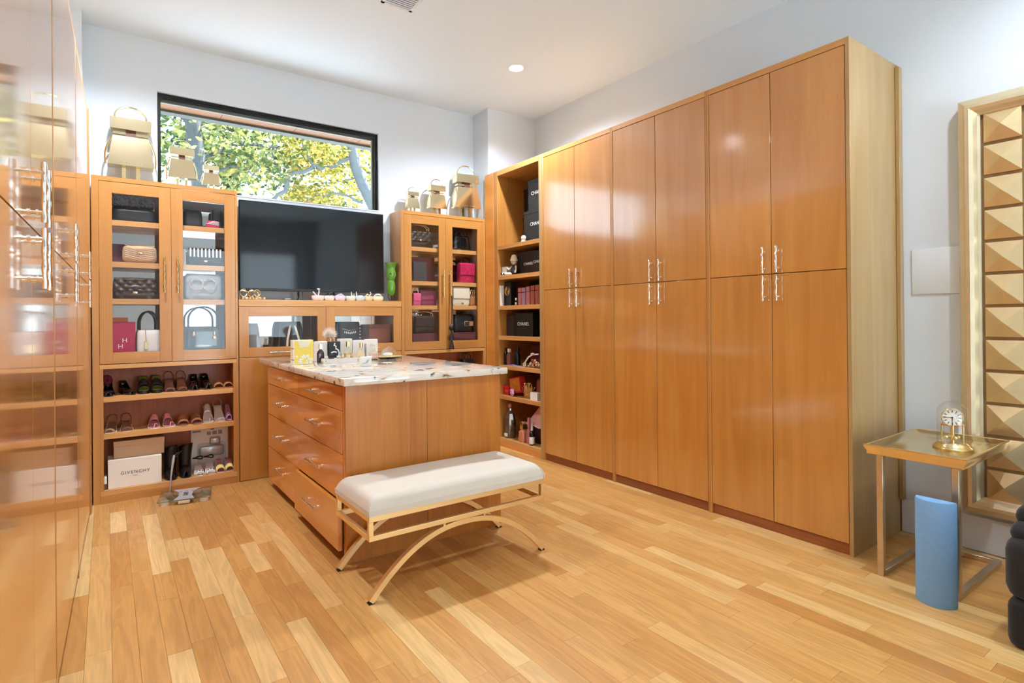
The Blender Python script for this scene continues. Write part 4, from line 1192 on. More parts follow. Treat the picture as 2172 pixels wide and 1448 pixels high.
# --- media cabinet
MZ = 0.9655
bag('grey domed bag on the left behind the media cabinet glass', 0.955, MZ, 0.12, 0.26, 0.11, GRY, y=4.89, kind=None, top=0.6)
t = bag('dark grey rounded backpack with pale straps behind the media cabinet glass', 1.245, MZ, 0.20, 0.27, 0.13, DGR, y=4.88, kind=None, top=0.8)
b = MB()
for xx in (-0.05, 0.05): b.tube([(xx, -0.068, 0.01), (xx*0.9, -0.072, 0.12), (xx*0.5, -0.06, 0.21), (xx*0.2, -0.03, 0.262)], 0.009, 7)
b.l('strap', 'cream', t)
t = bag('black tote with white zigzag edge behind the right media cabinet flap', 1.735, MZ, 0.20, 0.262, 0.08, BLK, y=4.88, kind=None, top=1.0)
b = MB()
for k in range(8): b.prism([(0.085, 0.03+k*0.028), (0.099, 0.036+k*0.028), (0.085, 0.044+k*0.028)], 'y', -0.0415, -0.0385)
b.l('zigzag', 'white', t)
b = MB(); b.tube([(-0.07, -0.042, 0.205), (-0.02, -0.044, 0.188), (0.04, -0.044, 0.192), (0.075, -0.042, 0.21)], 0.003, 6); b.l('chain', 'chrome', t)
b = MB()
for k in range(7): b.box(-0.052+k*0.016, -0.044+k*0.016, -0.0425, -0.040, 0.155+0.003*abs(k-3), 0.172+0.003*abs(k-3))
b.l('print', 'text_white', t)
t = thing('fur_pompom', 'fluffy cream pompom on a small jar in front of the media cabinet', 'pompom', (1.350, 4.195, 0.9515))
b = MB(); rnd = random.Random(2)
for k in range(900):
    d = Vector((rnd.gauss(0, 1), rnd.gauss(0, 1), rnd.gauss(0, 1))).normalized()
    p0 = Vector((0, 0, 0.192)) + d*0.024; p1 = Vector((0, 0, 0.192)) + (d+Vector((rnd.uniform(-.3, .3), rnd.uniform(-.3, .3), rnd.uniform(-.3, .3)))).normalized()*rnd.uniform(0.045, 0.062)
    s_ = d.orthogonal().normalized()*0.0016
    b.bm.faces.new([b.bm.verts.new(p) for p in (p0-s_, p0+s_, p1)])
f = b.l('fur', plain('cream_fur', S(226, 214, 200), 0.8), t, 0); f["kind"] = "stuff"
MB().ell((0, 0, 0.192), 0.034, 0.034, 0.034).l('core', plain('cream_fur_core', S(214, 200, 184), 0.9), t)
MB().lathe([(0.028, 0.0), (0.030, 0.01), (0.030, 0.12), (0.024, 0.14), (0.022, 0.160), (0.010, 0.163)], 20).l('jar', 'brass', t)
carton('chestnut brown box behind the right media cabinet flap', 1.905, 2.11, 4.83, 4.94, MZ, MZ+0.235, plain('chestnut_card', S(122, 62, 44), 0.6), 'storage_box', lid=0.03)

# --- right glass cabinet
K1 = 1.9252; K2 = 1.6042; K3 = 1.3752
bag('black striped chain bag on the top left shelf of the right cabinet', 2.42, K1, 0.24, 0.16, 0.09, BLK, y=4.87, kind='flap', quilt=0.006, handle=(0.06, 0.10), clasp=('turn', 0.42))
carton('slate grey clutch with gold corner on the second shelf of the right cabinet', 2.345, 2.48, 4.83, 4.90, K2, K2+0.185, DGR, 'clutch', 'handbag')
carton('burgundy flat case behind the slate clutch', 2.36, 2.62, 4.93, 4.985, K2, K2+0.24, BUR, 'flat_case', 'case')
bag('small bright pink handbag on the third shelf of the right cabinet', 2.37, K3, 0.085, 0.115, 0.06, PNK, y=4.835, kind='flap', handle=(0.05, 0.03), hm='chrome')
bag('plum flap bag beside the small pink handbag', 2.52, K3, 0.19, 0.150, 0.09, PUR, y=4.905, kind='flap')
carton('burgundy box at the bottom left of the right cabinet', 2.335, 2.625, 4.835, 4.985, G4, G4+0.105, plain('burgundy_card', S(98, 42, 54), 0.6), 'storage_box')
bag('black chain bag on the burgundy box behind the left door', 2.47, G4+0.1055, 0.23, 0.165, 0.10, BLK, y=4.885, kind='flap', handle=(0.04, 0.09), hm='chrome')
t = bag('black patent bag with white trim on the top right shelf of the right cabinet', 2.885, K1, 0.21, 0.15, 0.10, PAT, y=4.88, kind=None, handle=(0.05, 0.06), hm=PAT, top=0.85)
bag('magenta flap bag on the second shelf behind the right door', 2.935, K2, 0.185, 0.20, 0.075, MAG, y=4.865, kind='flap', handle=(0.05, 0.06), hm=BLK, top=0.93)
bag('cream flap bag with dark clasp on the third shelf behind the right door', 2.86, K3, 0.21, 0.185, 0.085, CRE, y=4.86, kind='flap', clasp=('turn', 0.12), top=0.92)
bag('small tan bag beside the cream flap bag', 3.02, K3, 0.075, 0.12, 0.07, TAN, y=4.89, kind=None, handle=(0.05, 0.022), hm='brass')
carton('burgundy box at the bottom right of the right cabinet', 2.735, 3.03, 4.835, 4.985, G4, G4+0.105, plain('burgundy_card2', S(98, 42, 54), 0.6), 'storage_box')
t = bag('black satchel with wide silver buckle on the right burgundy box', 2.90, G4+0.1055, 0.24, 0.18, 0.10, BLK, y=4.885, kind=None, top=0.95)
MB().box(-0.005, 0.10, -0.058, -0.050, 0.06, 0.11, 0.003).l('buckle', 'chrome', t)

# tassel on the right cabinet's handle
t = thing('tassel', 'black tassel hanging from the right glass cabinet handle', 'tassel', (2.690, 4.727, 0.955))
b = MB(); b.tube([(0.0, -0.004, 0.512), (0.002, -0.006, 0.40), (0.0, -0.004, 0.23)], 0.0045, 6); b.tube([(0.008, -0.002, 0.512), (0.009, -0.004, 0.40), (0.004, -0.004, 0.23)], 0.0045, 6); b.l('cord', lm('dark_cord', S(60, 38, 36), 0.7), t)
b = MB(); b.lathe([(0.010, 0.175), (0.021, 0.19), (0.023, 0.21), (0.014, 0.232), (0.004, 0.24)], 14); b.l('knot', BLK, t)
MB().lathe([(0.028, 0.085), (0.022, 0.12), (0.010, 0.160), (0.008, 0.178)], 14).l('tassel_skirt', BLK, t)
MB().lathe([(0.026, 0.0), (0.020, 0.035), (0.009, 0.075), (0.006, 0.09)], 14).l('tassel_skirt', BLK, t)

# ------------------------------------------------------------------ shoes
def smooth(t):
    t = max(0.0, min(1.0, t)); return t*t*(3-2*t)
def shoe(label, x, y, z, kind, mats, heel=0.0, L=0.225, W=0.076, rz=0.0, plat=0.0, group='shoes on the left cabinet shelves', point=0.5, name='shoe', cat='shoe', tilt=None):
    """toe towards -y; t runs 0 at the toe to 1 at the heel"""
    T = thing(name, label, cat, (x, y, z), rz, group)
    if tilt: T.rotation_euler = (tilt[0], tilt[1], rz)
    sole_m, up_m, in_m = mats
    def zc(t): return plat + heel*smooth((t-0.28)/0.55) + 0.0056
    def hw(t):
        w = W/2*(0.30+0.70*math.sin(min(t/0.32, 1)*PI/2)**point)
        if t > 0.32: w *= 1 - 0.34*smooth((t-0.32)/0.38)
        if t > 0.93: w *= math.sqrt(max(0.05, 1-((t-0.93)/0.075)**2))
        return w
    N = 18
    b = MB(); rings = []
    for i in range(N+1):
        t = i/N; yy = -L/2+L*t; w = hw(t); z1 = zc(t); z0 = z1 - 0.005 - (plat if t < 0.42 else plat*max(0, 1-(t-0.42)/0.1))
        if plat and t < 0.5: z0 = 0.0
        rings.append([(-w, yy, z0), (w, yy, z0), (w*1.02, yy, z1), (-w*1.02, yy, z1)])
    b.loft(rings, True, False); b.l('sole', sole_m, T, 50)
    b = MB(); b.loft([[(-hw(t)*0.93, -L/2+L*t, zc(t)+0.001), (0, -L/2+L*t, zc(t)+0.0004), (hw(t)*0.93, -L/2+L*t, zc(t)+0.001)] for t in [0.02+0.96*i/N for i in range(N+1)]], False, True, False)
    b.l('insole', in_m, T, 0)
    if heel > 0.02:
        b = MB(); ht = heel+plat; w0 = W*0.27; w1 = W*0.10 if heel > 0.06 else W*0.22
        yb = L*0.5-0.030
        b.loft([[(-w1, yb-w1+0.012, 0), (w1, yb-w1+0.012, 0), (w1, yb+w1+0.012, 0), (-w1, yb+w1+0.012, 0)],
                [(-w0, yb-w0, ht-0.004), (w0, yb-w0, ht-0.004), (w0, yb+w0, ht), (-w0, yb+w0, ht)]], True, False)
        b.l('heel', sole_m, T)
    def band(t0, t1, rise, n=8, wid=1.03):
        rings = []
        for i in range(n+1):
            t = t0+(t1-t0)*i/n; w = hw(t)*wid
            rings.append([(w*math.cos(PI*k/10), -L/2+L*t, zc(t)-0.003+rise*(0.85+0.3*i/n)*math.sin(PI*k/10)**0.8) for k in range(11)])
        bb = MB(); bb.loft(rings, False, True, False)
        o = bb.l('strap' if t1-t0 < 0.3 else 'upper', up_m, T, 60)
        md = o.modifiers.new('thickness', 'SOLIDIFY'); md.thickness = 0.003
        return o
    if kind in ('pump', 'loafer'):
        band(0.0, 0.34 if kind == 'pump' else 0.46, 0.030 if kind == 'pump' else 0.044, 10)
        bb = MB(); rings = []
        for i in range(15):   # quarters and counter
            t = 0.30+0.70*i/14; w = hw(t); h = 0.016+0.040*smooth((t-0.4)/0.6)
            rings.append(([(w*1.03, -L/2+L*t, zc(t)-0.003), (w*0.98, -L/2+L*t, zc(t)+h)], [(-w*1.03, -L/2+L*t, zc(t)-0.003), (-w*0.98, -L/2+L*t, zc(t)+h)]))
        path = [r[0] for r in rings] + [r[1] for r in reversed(rings)]
        bb.loft(path, False, True, False)
        o = bb.l('quarter', up_m, T, 60); md = o.modifiers.new('thickness', 'SOLIDIFY'); md.thickness = 0.003
    elif kind == 'slide':
        band(0.14, 0.36, 0.042)
    elif kind == 'double':
        band(0.16, 0.26, 0.036); band(0.34, 0.46, 0.052)
    elif kind == 'thong':
        bb = MB(); bb.tube([(W*0.36, -L*0.16, zc(0.34)), (W*0.24, -L*0.26, zc(0.25)+0.022), (W*0.08, -L*0.32, zc(0.2)+0.026), (0.0, -L*0.36, zc(0.14))], 0.004, 7); bb.l('toe_loop', up_m, T)
        band(0.52, 0.70, 0.036)
    elif kind == 'sling':
        band(0.06, 0.16, 0.026)
        bb = MB(); zz = zc(0.9)
        bb.tube([(-hw(.6), L*0.1, zc(.6))] + [(-hw(.9)*1.2, L*0.30, zz+0.03), (-hw(.9)*0.8, L*0.47, zz+0.05), (0, L*0.50, zz+0.055), (hw(.9)*0.8, L*0.47, zz+0.05), (hw(.9)*1.2, L*0.30, zz+0.03)] + [(hw(.6), L*0.1, zc(.6))], 0.0035, 7)
        bb.l('heel_strap', up_m, T)
    elif kind == 'ankle':
        band(0.05, 0.20, 0.030)
        bb = MB(); zz = zc(0.85)+0.055
        bb.tube([(0.032*math.cos(2*PI*k/16), L*0.30+0.034*math.sin(2*PI*k/16), zz+0.006*math.sin(2*PI*k/8)) for k in range(16)], 0.005, 6, closed=True)
        bb.l('ankle_strap', BLK, T)
    elif kind == 'boot':
        band(0.0, 0.55, 0.058, 12)
        bb = MB(); rings = []
        for i in range(9):
            v = i/8; r = 0.034+0.007*v
            rings.append([(r*math.cos(2*PI*k/18)*(1.0+0.15*v)+tiltx*v, L*0.22+0.052*math.sin(2*PI*k/18)-0.0*v, zc(0.8)-0.01+v*(0.19+0.014*math.cos(2*PI*k/18+1))) for k in range(18)])
        bb.loft(rings, False, True); o = bb.l('shaft', up_m, T, 60); md = o.modifiers.new('thickness', 'SOLIDIFY'); md.thickness = 0.003
    return T
tiltx = 0.0
SB = plain('sole_black', S(18, 16, 16), 0.4); ST = plain('sole_tan', S(176, 120, 70), 0.5); SW = plain('sole_pale', S(240, 226, 208), 0.5)
IN_D = plain('insole_dark', S(70, 54, 48), 0.6); IN_T = plain('insole_tan', S(172, 122, 88), 0.6); IN_P = plain('insole_mauve', S(176, 112, 122), 0.6); IN_G = plain('insole_grey', S(206, 192, 182), 0.5); IN_B = plain('insole_brown', S(138, 92, 72), 0.6)
GOLDL = plain('gold_leather', S(206, 176, 128), 0.25, 0.6); BRZ = plain('bronze_leather', S(150, 108, 84), 0.25, 0.5); PKL = plain('pink_leather', S(226, 140, 140), 0.4); SILV = plain('silver_leather', S(214, 200, 196), 0.22, 0.4)
GRN = plain('olive_leather', S(120, 124, 40), 0.4); LIL = plain('lilac_leather', S(204, 166, 214), 0.35); YEL = plain('yellow_leather', S(244, 232, 140), 0.4); BRL = plain('brown_leather', S(156, 98, 62), 0.45)
R1 = 0.7312; R2 = 0.4772; R3 = 0.0882; YS = 4.889
shoe('black patent pump at the far left of the upper shoe shelf', 0.008, YS, R1, 'pump', (SB, PAT, IN_D), 0.02)
shoe('black patent pump turned sideways, second on the upper shoe shelf', 0.116, YS-0.015, R1, 'pump', (SB, PAT, IN_D), 0.03, rz=0.35, L=0.18, W=0.066)
shoe('black and olive platform shoe, left of its pair on the upper shelf', 0.214, YS, R1, 'double', (SB, BLK, GRN), 0.09, plat=0.018, L=0.205)
shoe('black and olive platform shoe, right of its pair on the upper shelf', 0.294, YS, R1, 'double', (SB, BLK, GRN), 0.09, plat=0.018, L=0.205)
shoe('bronze slingback sandal, left of its pair on the upper shelf', 0.376, YS, R1, 'sling', (SB, BRZ, IN_B), 0.075, L=0.205)
shoe('bronze slingback sandal, right of its pair on the upper shelf', 0.455, YS, R1, 'sling', (SB, BRZ, IN_B), 0.075, L=0.205)
shoe('black patent loafer, left of its pair on the upper shelf', 0.537, YS, R1, 'loafer', (SB, PAT, IN_D), 0.045, rz=-0.05, L=0.215)
shoe('black patent loafer, right of its pair on the upper shelf', 0.617, YS, R1, 'loafer', (SB, PAT, IN_D), 0.045, rz=0.05, L=0.215)
shoe('flat tan sandal, left of the pair at the end of the upper shelf', 0.695, YS-0.01, R1, 'slide', (ST, TAN, IN_T), 0.0, L=0.2, W=0.07)
shoe('flat tan sandal, right of the pair at the end of the upper shelf', 0.762, YS-0.01, R1, 'slide', (ST, TAN, IN_T), 0.0, L=0.2, W=0.07)
o = thing('fabric_flower', 'dark red fabric flower behind the pumps on the upper shoe shelf', 'flower', (0.0, 4.992, R1))
rnd = random.Random(1)
for k in range(9):
    a = 2*PI*k/9; b = MB(); b.ell((0.018*math.cos(a), -0.003*(k % 2), 0.095+0.020*math.sin(a)), 0.017, 0.008, 0.020, 10, 6); b.l('petal', plain('dark_red_fabric', S(120, 24, 52), 0.7), o)
MB().cyl((0, 0, 0), (0, 0, 0.095), 0.004, 8).l('stem', BLK, o)
shoe('gold strappy sandal, left of its pair on the middle shelf', 0.022, YS-0.005, R2, 'sling', (SW, GOLDL, IN_B), 0.04, rz=-0.12)
shoe('gold strappy sandal, right of its pair on the middle shelf', 0.112, YS, R2, 'sling', (SW, BRZ, IN_B), 0.04)
shoe('pink mule with toe loop, left of its pair on the middle shelf', 0.278, YS, R2, 'thong', (SW, PKL, IN_P), 0.05, rz=-0.06)
shoe('pink mule with toe loop, right of its pair on the middle shelf', 0.366, YS, R2, 'thong', (SW, PKL, IN_P), 0.05, rz=0.08)
shoe('brown two-strap slide, left of its pair on the middle shelf', 0.458, YS-0.004, R2, 'double', (ST, BRL, IN_B), 0.03)
shoe('brown two-strap slide, right of its pair on the middle shelf', 0.546, YS-0.004, R2, 'double', (ST, BRL, IN_B), 0.03)
shoe('silver high-heeled sandal, left of its pair on the middle shelf', 0.628, YS, R2, 'thong', (SW, SILV, IN_G), 0.10, L=0.205, W=0.072)
shoe('silver high-heeled sandal, right of its pair on the middle shelf', 0.704, YS, R2, 'sling', (SW, SILV, IN_G), 0.10, L=0.205, W=0.072, rz=0.06)
T = shoe('lilac sandal leaning against the right side of the middle shelf', 0.766, YS, R2+0.003, 'slide', (LIL, LIL, IN_P), 0.10, L=0.19, W=0.042, rz=0.0, tilt=(0, 0.05))
tiltx = 0.008
shoe('black suede ankle boot, left of the pair on the bottom shelf', 0.380, 4.887, R3, 'boot', (SB, BLK, IN_D), 0.035, L=0.205, W=0.078, name='ankle_boot', cat='boot')
tiltx = 0.012
shoe('black suede ankle boot, right of the pair on the bottom shelf', 0.473, 4.893, R3, 'boot', (SB, BLK, IN_D), 0.035, L=0.205, W=0.076, name='ankle_boot', cat='boot')
T1 = shoe('white studded sandal with black ankle strap, left of its pair on the bottom shelf', 0.562, 4.868, R3, 'ankle', (SW, WHT, IN_G), 0.05, L=0.165, W=0.07)
T2 = shoe('white studded sandal with black ankle strap, right of its pair on the bottom shelf', 0.636, 4.868, R3, 'ankle', (SW, WHT, IN_G), 0.05, L=0.165, W=0.07)
for T in (T1, T2):
    for k in range(3):
        b = MB(); b.ell((-0.018+k*0.018, -0.060, 0.034 + (0.004 if k == 1 else 0)), 0.004, 0.004, 0.004, 8, 5); b.l('stud', 'black', T)
shoe('yellow-banded lilac mule, left of the pair at the end of the bottom shelf', 0.704, 4.866, R3, 'slide', (SW, YEL, IN_P), 0.07, L=0.165, W=0.064)
shoe('yellow-banded lilac mule, right of the pair at the end of the bottom shelf', 0.768, 4.866, R3, 'slide', (SW, YEL, IN_P), 0.07, L=0.165, W=0.060)
shoe('pale pink upright shoe, left of the pair under the right glass cabinet', 2.700, 4.9, 0.6005, 'slide', (SW, PKL, IN_P), 0.22, L=0.2, W=0.06, group='shoes under the right glass cabinet')
shoe('pale pink upright shoe, right of the pair under the right glass cabinet', 2.792, 4.9, 0.6005, 'slide', (SW, PKL, IN_P), 0.22, L=0.2, W=0.06, group='shoes under the right glass cabinet')
bag('black strappy bag under the right glass cabinet', 2.945, 0.6005, 0.15, 0.24, 0.12, BLK, kind=None, handle=(0.06, 0.035), hm=BLK, group='bags under the right glass cabinet')

# boxes on the bottom shelf
card = plain('ivory_card', S(238, 230, 214), 0.6); card2 = plain('tan_card', S(206, 170, 134), 0.6)
t = carton('ivory shoe box with dark lettering on the bottom shelf', 0.002, 0.318, 4.797, 4.985, R3, R3+0.196, card, 'shoe_box', lid=0.0)
text('lettering', 'GIVENCHY', 0.030, 'text_dark', t, face_y(0.0, -0.0945, 0.098), space=1.25)
text('lettering', 'PARIS', 0.009, 'text_dark', t, face_y(0.0, -0.0945, 0.074), space=1.3)
t = carton('tan lidded box on top of the ivory shoe box', 0.036, 0.338, 4.845, 4.998, R3+0.1965, R3+0.316, card2, 'lidded_box', lid=0.040)
t = thing('booklet', 'small white booklet at the left end of the bottom shelf', 'booklet', (-0.012, 4.83, R3))
MB().box(-0.007, 0.008, -0.05, 0.05, 0, 0.085, 0.001).l('pages', 'white', t); MB().box(-0.0075, 0.0085, -0.0505, -0.049, 0.004, 0.045).l('label_band', lm('brown_print', S(110, 66, 52), 0.6), t)

M['silver_plastic'] = plain('silver_plastic', S(205, 206, 206), 0.22, 0.35)
# blister-packed luggage scale card
t = thing('blister_pack', 'white blister card with a silver device behind the sandals on the bottom shelf', 'package', (0.655, 4.998, R3), 0)
MB().box(-0.130, 0.130, 0.0, 0.004, 0, 0.318, 0.001).l('card', 'white', t)
b = MB(); b.box(-0.088, 0.110, -0.026, -0.001, 0.02, 0.205, 0.022, 3); b.box(-0.005, 0.075, -0.028, -0.001, 0.18, 0.25, 0.012, 3)
b.l('blister', thin_glass('blister_plastic', (0.95, 0.95, 0.95, 1), 0.05, 1.35), t)
MB().box(-0.075, 0.098, -0.022, -0.002, 0.10, 0.18, 0.018, 3).l('device', M['silver_plastic'], t)
MB().box(0.0, 0.070, -0.020, -0.002, 0.19, 0.24, 0.010, 3).l('device_grip', M['silver_plastic'], t)
b = MB(); b.box(-0.12, -0.062, -0.0006, 0.0, 0.290, 0.304); b.box(0.018, 0.05, -0.0006, 0.0, 0.262, 0.29); b.box(-0.02, 0.008, -0.0006, 0.0, 0.262, 0.288); b.box(0.06, 0.088, -0.0006, 0, 0.262, 0.292)
b.l('print', plain('grey_print', S(150, 150, 156), 0.6), t)["kind"] = "stuff"
b = MB(); b.box(0.005, 0.032, -0.0008, 0.0, 0.302, 0.309); b.l('hang_hole', 'black', t)

# glass bathroom scale with a chrome rod
t = thing('bathroom_scale', 'glass bathroom scale with silver panel on the floor before the shoe shelves', 'scale', (0.445, 4.56, 0), -0.18)
MB().box(-0.160, 0.160, -0.135, 0.135, 0.026, 0.034, 0.003, 2).l('platform', thin_glass('scale_glass', (0.80, 0.84, 0.81, 1), 0.04, 2.2), t)
b = MB(); b.prism([(-0.062, -0.132), (0.062, -0.132), (0.040, -0.04), (0.046, 0.05), (0.085, 0.132), (-0.085, 0.132), (-0.046, 0.05), (-0.040, -0.04)], 'z', 0.0342, 0.0358); b.l('centre_panel', plain('brushed_silver', S(196, 198, 202), 0.4, 0.3), t)
b = MB(); b.box(-0.046, 0.046, 0.088, 0.118, 0.0359, 0.0366); b.l('display', plain('display_beige', S(206, 178, 164), 0.4), t)
b = MB()
for k in range(7): b.box(-0.014, 0.016, -0.05+k*0.013, -0.044+k*0.013, 0.0359, 0.0365)
for xx in (-0.04, -0.004, 0.032): b.box(xx, xx+0.012, 0.062, 0.068, 0.0359, 0.0365)
b.l('print', 'text_dark', t)["kind"] = "stuff"
for xx in (-0.118, 0.118):
    for yy in (-0.10, 0.10):
        MB().cyl((xx, yy, 0), (xx, yy, 0.0255), 0.030, 18).l('foot', plain('pale_foot', S(222, 214, 196), 0.4), t)
MB().box(-0.035, 0.035, -0.138, -0.10, 0.004, 0.0255, 0.004).l('battery_box', plain('pale_case', S(224, 204, 178), 0.5), t)
t = thing('chrome_rod', 'slim chrome shoehorn with strap leaning on the black boots above the scale', 'shoehorn', (0.362, 4.744, 0.0))
b = MB(); b.tube([(0.0, 0.0, 0.012), (0.004, 0.002, 0.05), (0.014, 0.012, 0.15), (0.026, 0.022, 0.235), (0.032, 0.026, 0.275)], [0.005, 0.004, 0.006, 0.009, 0.006], 8); b.l('shaft', M['silver_plastic'], t)
b = MB(); b.ell((0.0, 0.0, 0.012), 0.010, 0.007, 0.012, 12, 8); b.l('knob', 'chrome', t)
b = MB(); b.tube([(0.030, 0.024, 0.26), (0.05, 0.03, 0.285), (0.085, 0.04, 0.297), (0.06, 0.036, 0.272), (0.032, 0.024, 0.25)], 0.0028, 6); b.l('strap', 'black', t)

# ------------------------------------------------------------------ perfume on the island
ZI = 0.9515
GP = 'perfume things on the stone worktop'
clear = thin_glass('perfume_glass', (0.96, 0.95, 0.92, 1), 0.02, 1.5)
amber = plain('amber_liquid', S(214, 160, 84), 0.1, coat=0.5); pale_juice = plain('pale_juice', S(236, 222, 180), 0.1, coat=0.5); pinkj = plain('pink_juice', S(238, 190, 168), 0.12, coat=0.5); darkj = plain('dark_bottle', S(44, 22, 26), 0.08, coat=0.7)
paper = plain('white_paper', S(240, 238, 232), 0.5); paper_c = plain('cream_paper', S(240, 232, 206), 0.5); paper_k = plain('black_paper', S(22, 22, 24), 0.45); paper_y = plain('yellow_paper', S(246, 224, 96), 0.45)

t = thing('perfume_box', 'yellow and cream perfume box with floral front at the left end of the worktop', 'box', (1.066, 3.90, ZI), 0, GP)
MB().box(-0.066, 0.066, -0.032, 0.032, 0, 0.163, 0.001).l('body', paper_c, t)
MB().box(-0.056, 0.0655, -0.0332, -0.032, 0.004, 0.159).l('front_print', paper_y, t)
b = MB(); b.prism([(-0.038, 0.158), (0.050, 0.158), (0.036, 0.118), (-0.020, 0.112)], 'y', -0.0340, -0.0332); b.l('front_patch', paper_c, t)
rnd = random.Random(3)
for k in range(22):
    b = MB(); b.ell((rnd.uniform(-0.045, 0.058), -0.034, 0.012+0.05*rnd.random()**1.4), 0.009, 0.002, 0.009, 10, 4); b.l('blossom', (paper, paper_c)[k % 2], t)
b = MB(); b.box(-0.0665, -0.060, -0.0325, 0.02, 0.105, 0.109); b.box(-0.0665, -0.060, -0.0325, 0.02, 0.03, 0.034); b.l('stripe', 'text_dark', t)

def bottle(label, x, y, w, h, d, juice, capm, caph, capw, name='perfume_bottle', shoulder=0.25, z=None, group=GP, rz=0.0, glass=True, round_=False):
    t = thing(name, label, 'perfume', (x, y, ZI if z is None else z), rz, group)
    hb = h - caph
    if round_:
        prof = [(w*0.42, 0), (w*0.5, h*0.02), (w*0.5, hb*(1-shoulder)), (w*0.40, hb*(1-shoulder*0.45)), (capw*0.5, hb*0.96), (capw*0.45, hb)]
        b = MB(); b.lathe(prof, 20); b.l('flask', clear if glass else juice, t)
        if glass:
            b = MB(); b.lathe([(r*0.9, z_*0.92+0.003) for r, z_ in prof[:4]], 20); b.l('liquid', juice, t)
        b = MB(); b.cyl((0, 0, hb), (0, 0, h), capw/2, 16); b.l('cap', capm, t)
    else:
        def ring(s_, z_, r): return [(px, py, z_) for px, py in rrect(0, 0, w/2*s_, d/2*s_, r, 3)]
        R = [ring(0.94, 0, 0.006), ring(1, 0.004, 0.008), ring(1, hb*(1-shoulder), 0.008), ring(0.82, hb*(1-shoulder*0.5), 0.010), ring(capw/w*0.9, hb*0.97, 0.006), ring(capw/w*0.9, hb, 0.006)]
        b = MB(); b.loft(R); b.l('flask', clear if glass else juice, t)
        if glass:
            b = MB(); b.loft([ring(0.86, 0.006, 0.006), ring(0.88, hb*(1-shoulder)*0.85, 0.006)]); b.l('liquid', juice, t)
        b = MB(); b.box(-capw/2, capw/2, -capw/2, capw/2, hb, h, 0.002); b.l('cap', capm, t)
    return t
def pbox(label, x0, x1, y0, y1, h, mat):
    t = thing('perfume_box', label, 'box', ((x0+x1)/2, (y0+y1)/2, ZI), 0, GP)
    w, d = (x1-x0)/2, (y1-y0)/2
    MB().box(-w, w, -d, d, 0, h, 0.001).l('body', mat, t)
    MB().box(-w*0.97, w*0.97, -d*0.97, d*0.97, h, h+0.0012).l('lid', mat, t)
    return t
pbox('plain white perfume box behind the dark bottle', 1.208, 1.288, 4.06, 4.12, 0.140, paper)
t = pbox('black perfume box with white brush mark on the worktop', 1.293, 1.372, 4.03, 4.09, 0.138, paper_k)
b = MB(); b.tube([(0.0, -0.031, 0.128), (-0.006, -0.031, 0.112), (0.008, -0.031, 0.106), (0.004, -0.031, 0.094)], 0.0045, 6); b.tube([(0.004, -0.031, 0.09), (0.022, -0.031, 0.078), (0.030, -0.031, 0.056), (0.026, -0.031, 0.034)], 0.0055, 6); b.tube([(-0.028, -0.031, 0.06), (-0.008, -0.031, 0.066), (0.012, -0.031, 0.062)], 0.005, 6); b.l('brush_mark', 'text_white', t)
pbox('tallest white perfume box, behind the amber bottle', 1.378, 1.470, 4.06, 4.12, 0.155, paper)
pbox('white perfume box behind the round clear bottle', 1.474, 1.560, 4.05, 4.11, 0.142, paper)
t = pbox('white perfume box with pale script, rightmost of the row', 1.575, 1.660, 4.04, 4.10, 0.146, paper)
b = MB(); b.tube([(-0.016, -0.031, 0.098), (-0.010, -0.031, 0.112), (-0.002, -0.031, 0.098), (0.006, -0.031, 0.108), (0.014, -0.031, 0.094), (0.020, -0.031, 0.104)], 0.0013, 5); b.l('script', plain('grey_ink', S(186, 160, 150), 0.6), t)
bottle('dark plum perfume bottle with gold cap at the left of the tray', 1.206, 3.955, 0.046, 0.128, 0.032, darkj, 'brass', 0.036, 0.021, glass=False, shoulder=0.3)
bottle('clear perfume bottle with amber juice and gold cap behind the tray', 1.412, 3.985, 0.056, 0.140, 0.034, amber, 'brass', 0.040, 0.024, shoulder=0.35)
bottle('round clear perfume bottle with gold cap right of the tray', 1.500, 3.965, 0.062, 0.126, 0.032, pale_juice, 'brass', 0.034, 0.024, round_=True, shoulder=0.5)
bottle('pale pink perfume bottle with glass stopper before the right white box', 1.602, 3.975, 0.070, 0.082, 0.034, pinkj, clear, 0.018, 0.022, shoulder=0.2)
t = thing('trinket_tray', 'white rectangular tray holding miniatures on the worktop', 'tray', (1.312, 3.875, ZI))
b = MB(); b.box(-0.115, 0.115, -0.038, 0.038, 0, 0.004); b.box(-0.115, 0.115, -0.038, -0.035, 0.004, 0.030); b.box(-0.115, 0.115, 0.035, 0.038, 0.004, 0.030); b.box(-0.115, -0.112, -0.035, 0.035, 0.004, 0.030); b.box(0.112, 0.115, -0.035, 0.035, 0.004, 0.030)
b.l('tray_body', paper, t)
MB().cyl((-0.106, -0.0383, 0.017), (-0.106, -0.0393, 0.017), 0.003, 10).l('rivet', 'black', t)
GM = 'miniature bottles in the white tray'
zt = ZI+0.0042
bottle('white-capped miniature at the left end of the tray', 1.222, 3.875, 0.024, 0.044, 0.024, pale_juice, 'white', 0.014, 0.022, 'miniature_bottle', z=zt, group=GM, round_=True)
bottle('black miniature bottle in the tray', 1.262, 3.89, 0.036, 0.052, 0.024, darkj, 'black', 0.016, 0.018, 'miniature_bottle', z=zt, group=GM, glass=False)
bottle('clear miniature with white flared cap in the tray', 1.300, 3.86, 0.024, 0.044, 0.022, pale_juice, 'white', 0.012, 0.024, 'miniature_bottle', z=zt, group=GM, round_=True)
bottle('gold-capped miniature in the middle of the tray', 1.336, 3.88, 0.026, 0.056, 0.022, amber, 'gold', 0.022, 0.020, 'miniature_bottle', z=zt, group=GM, round_=True)
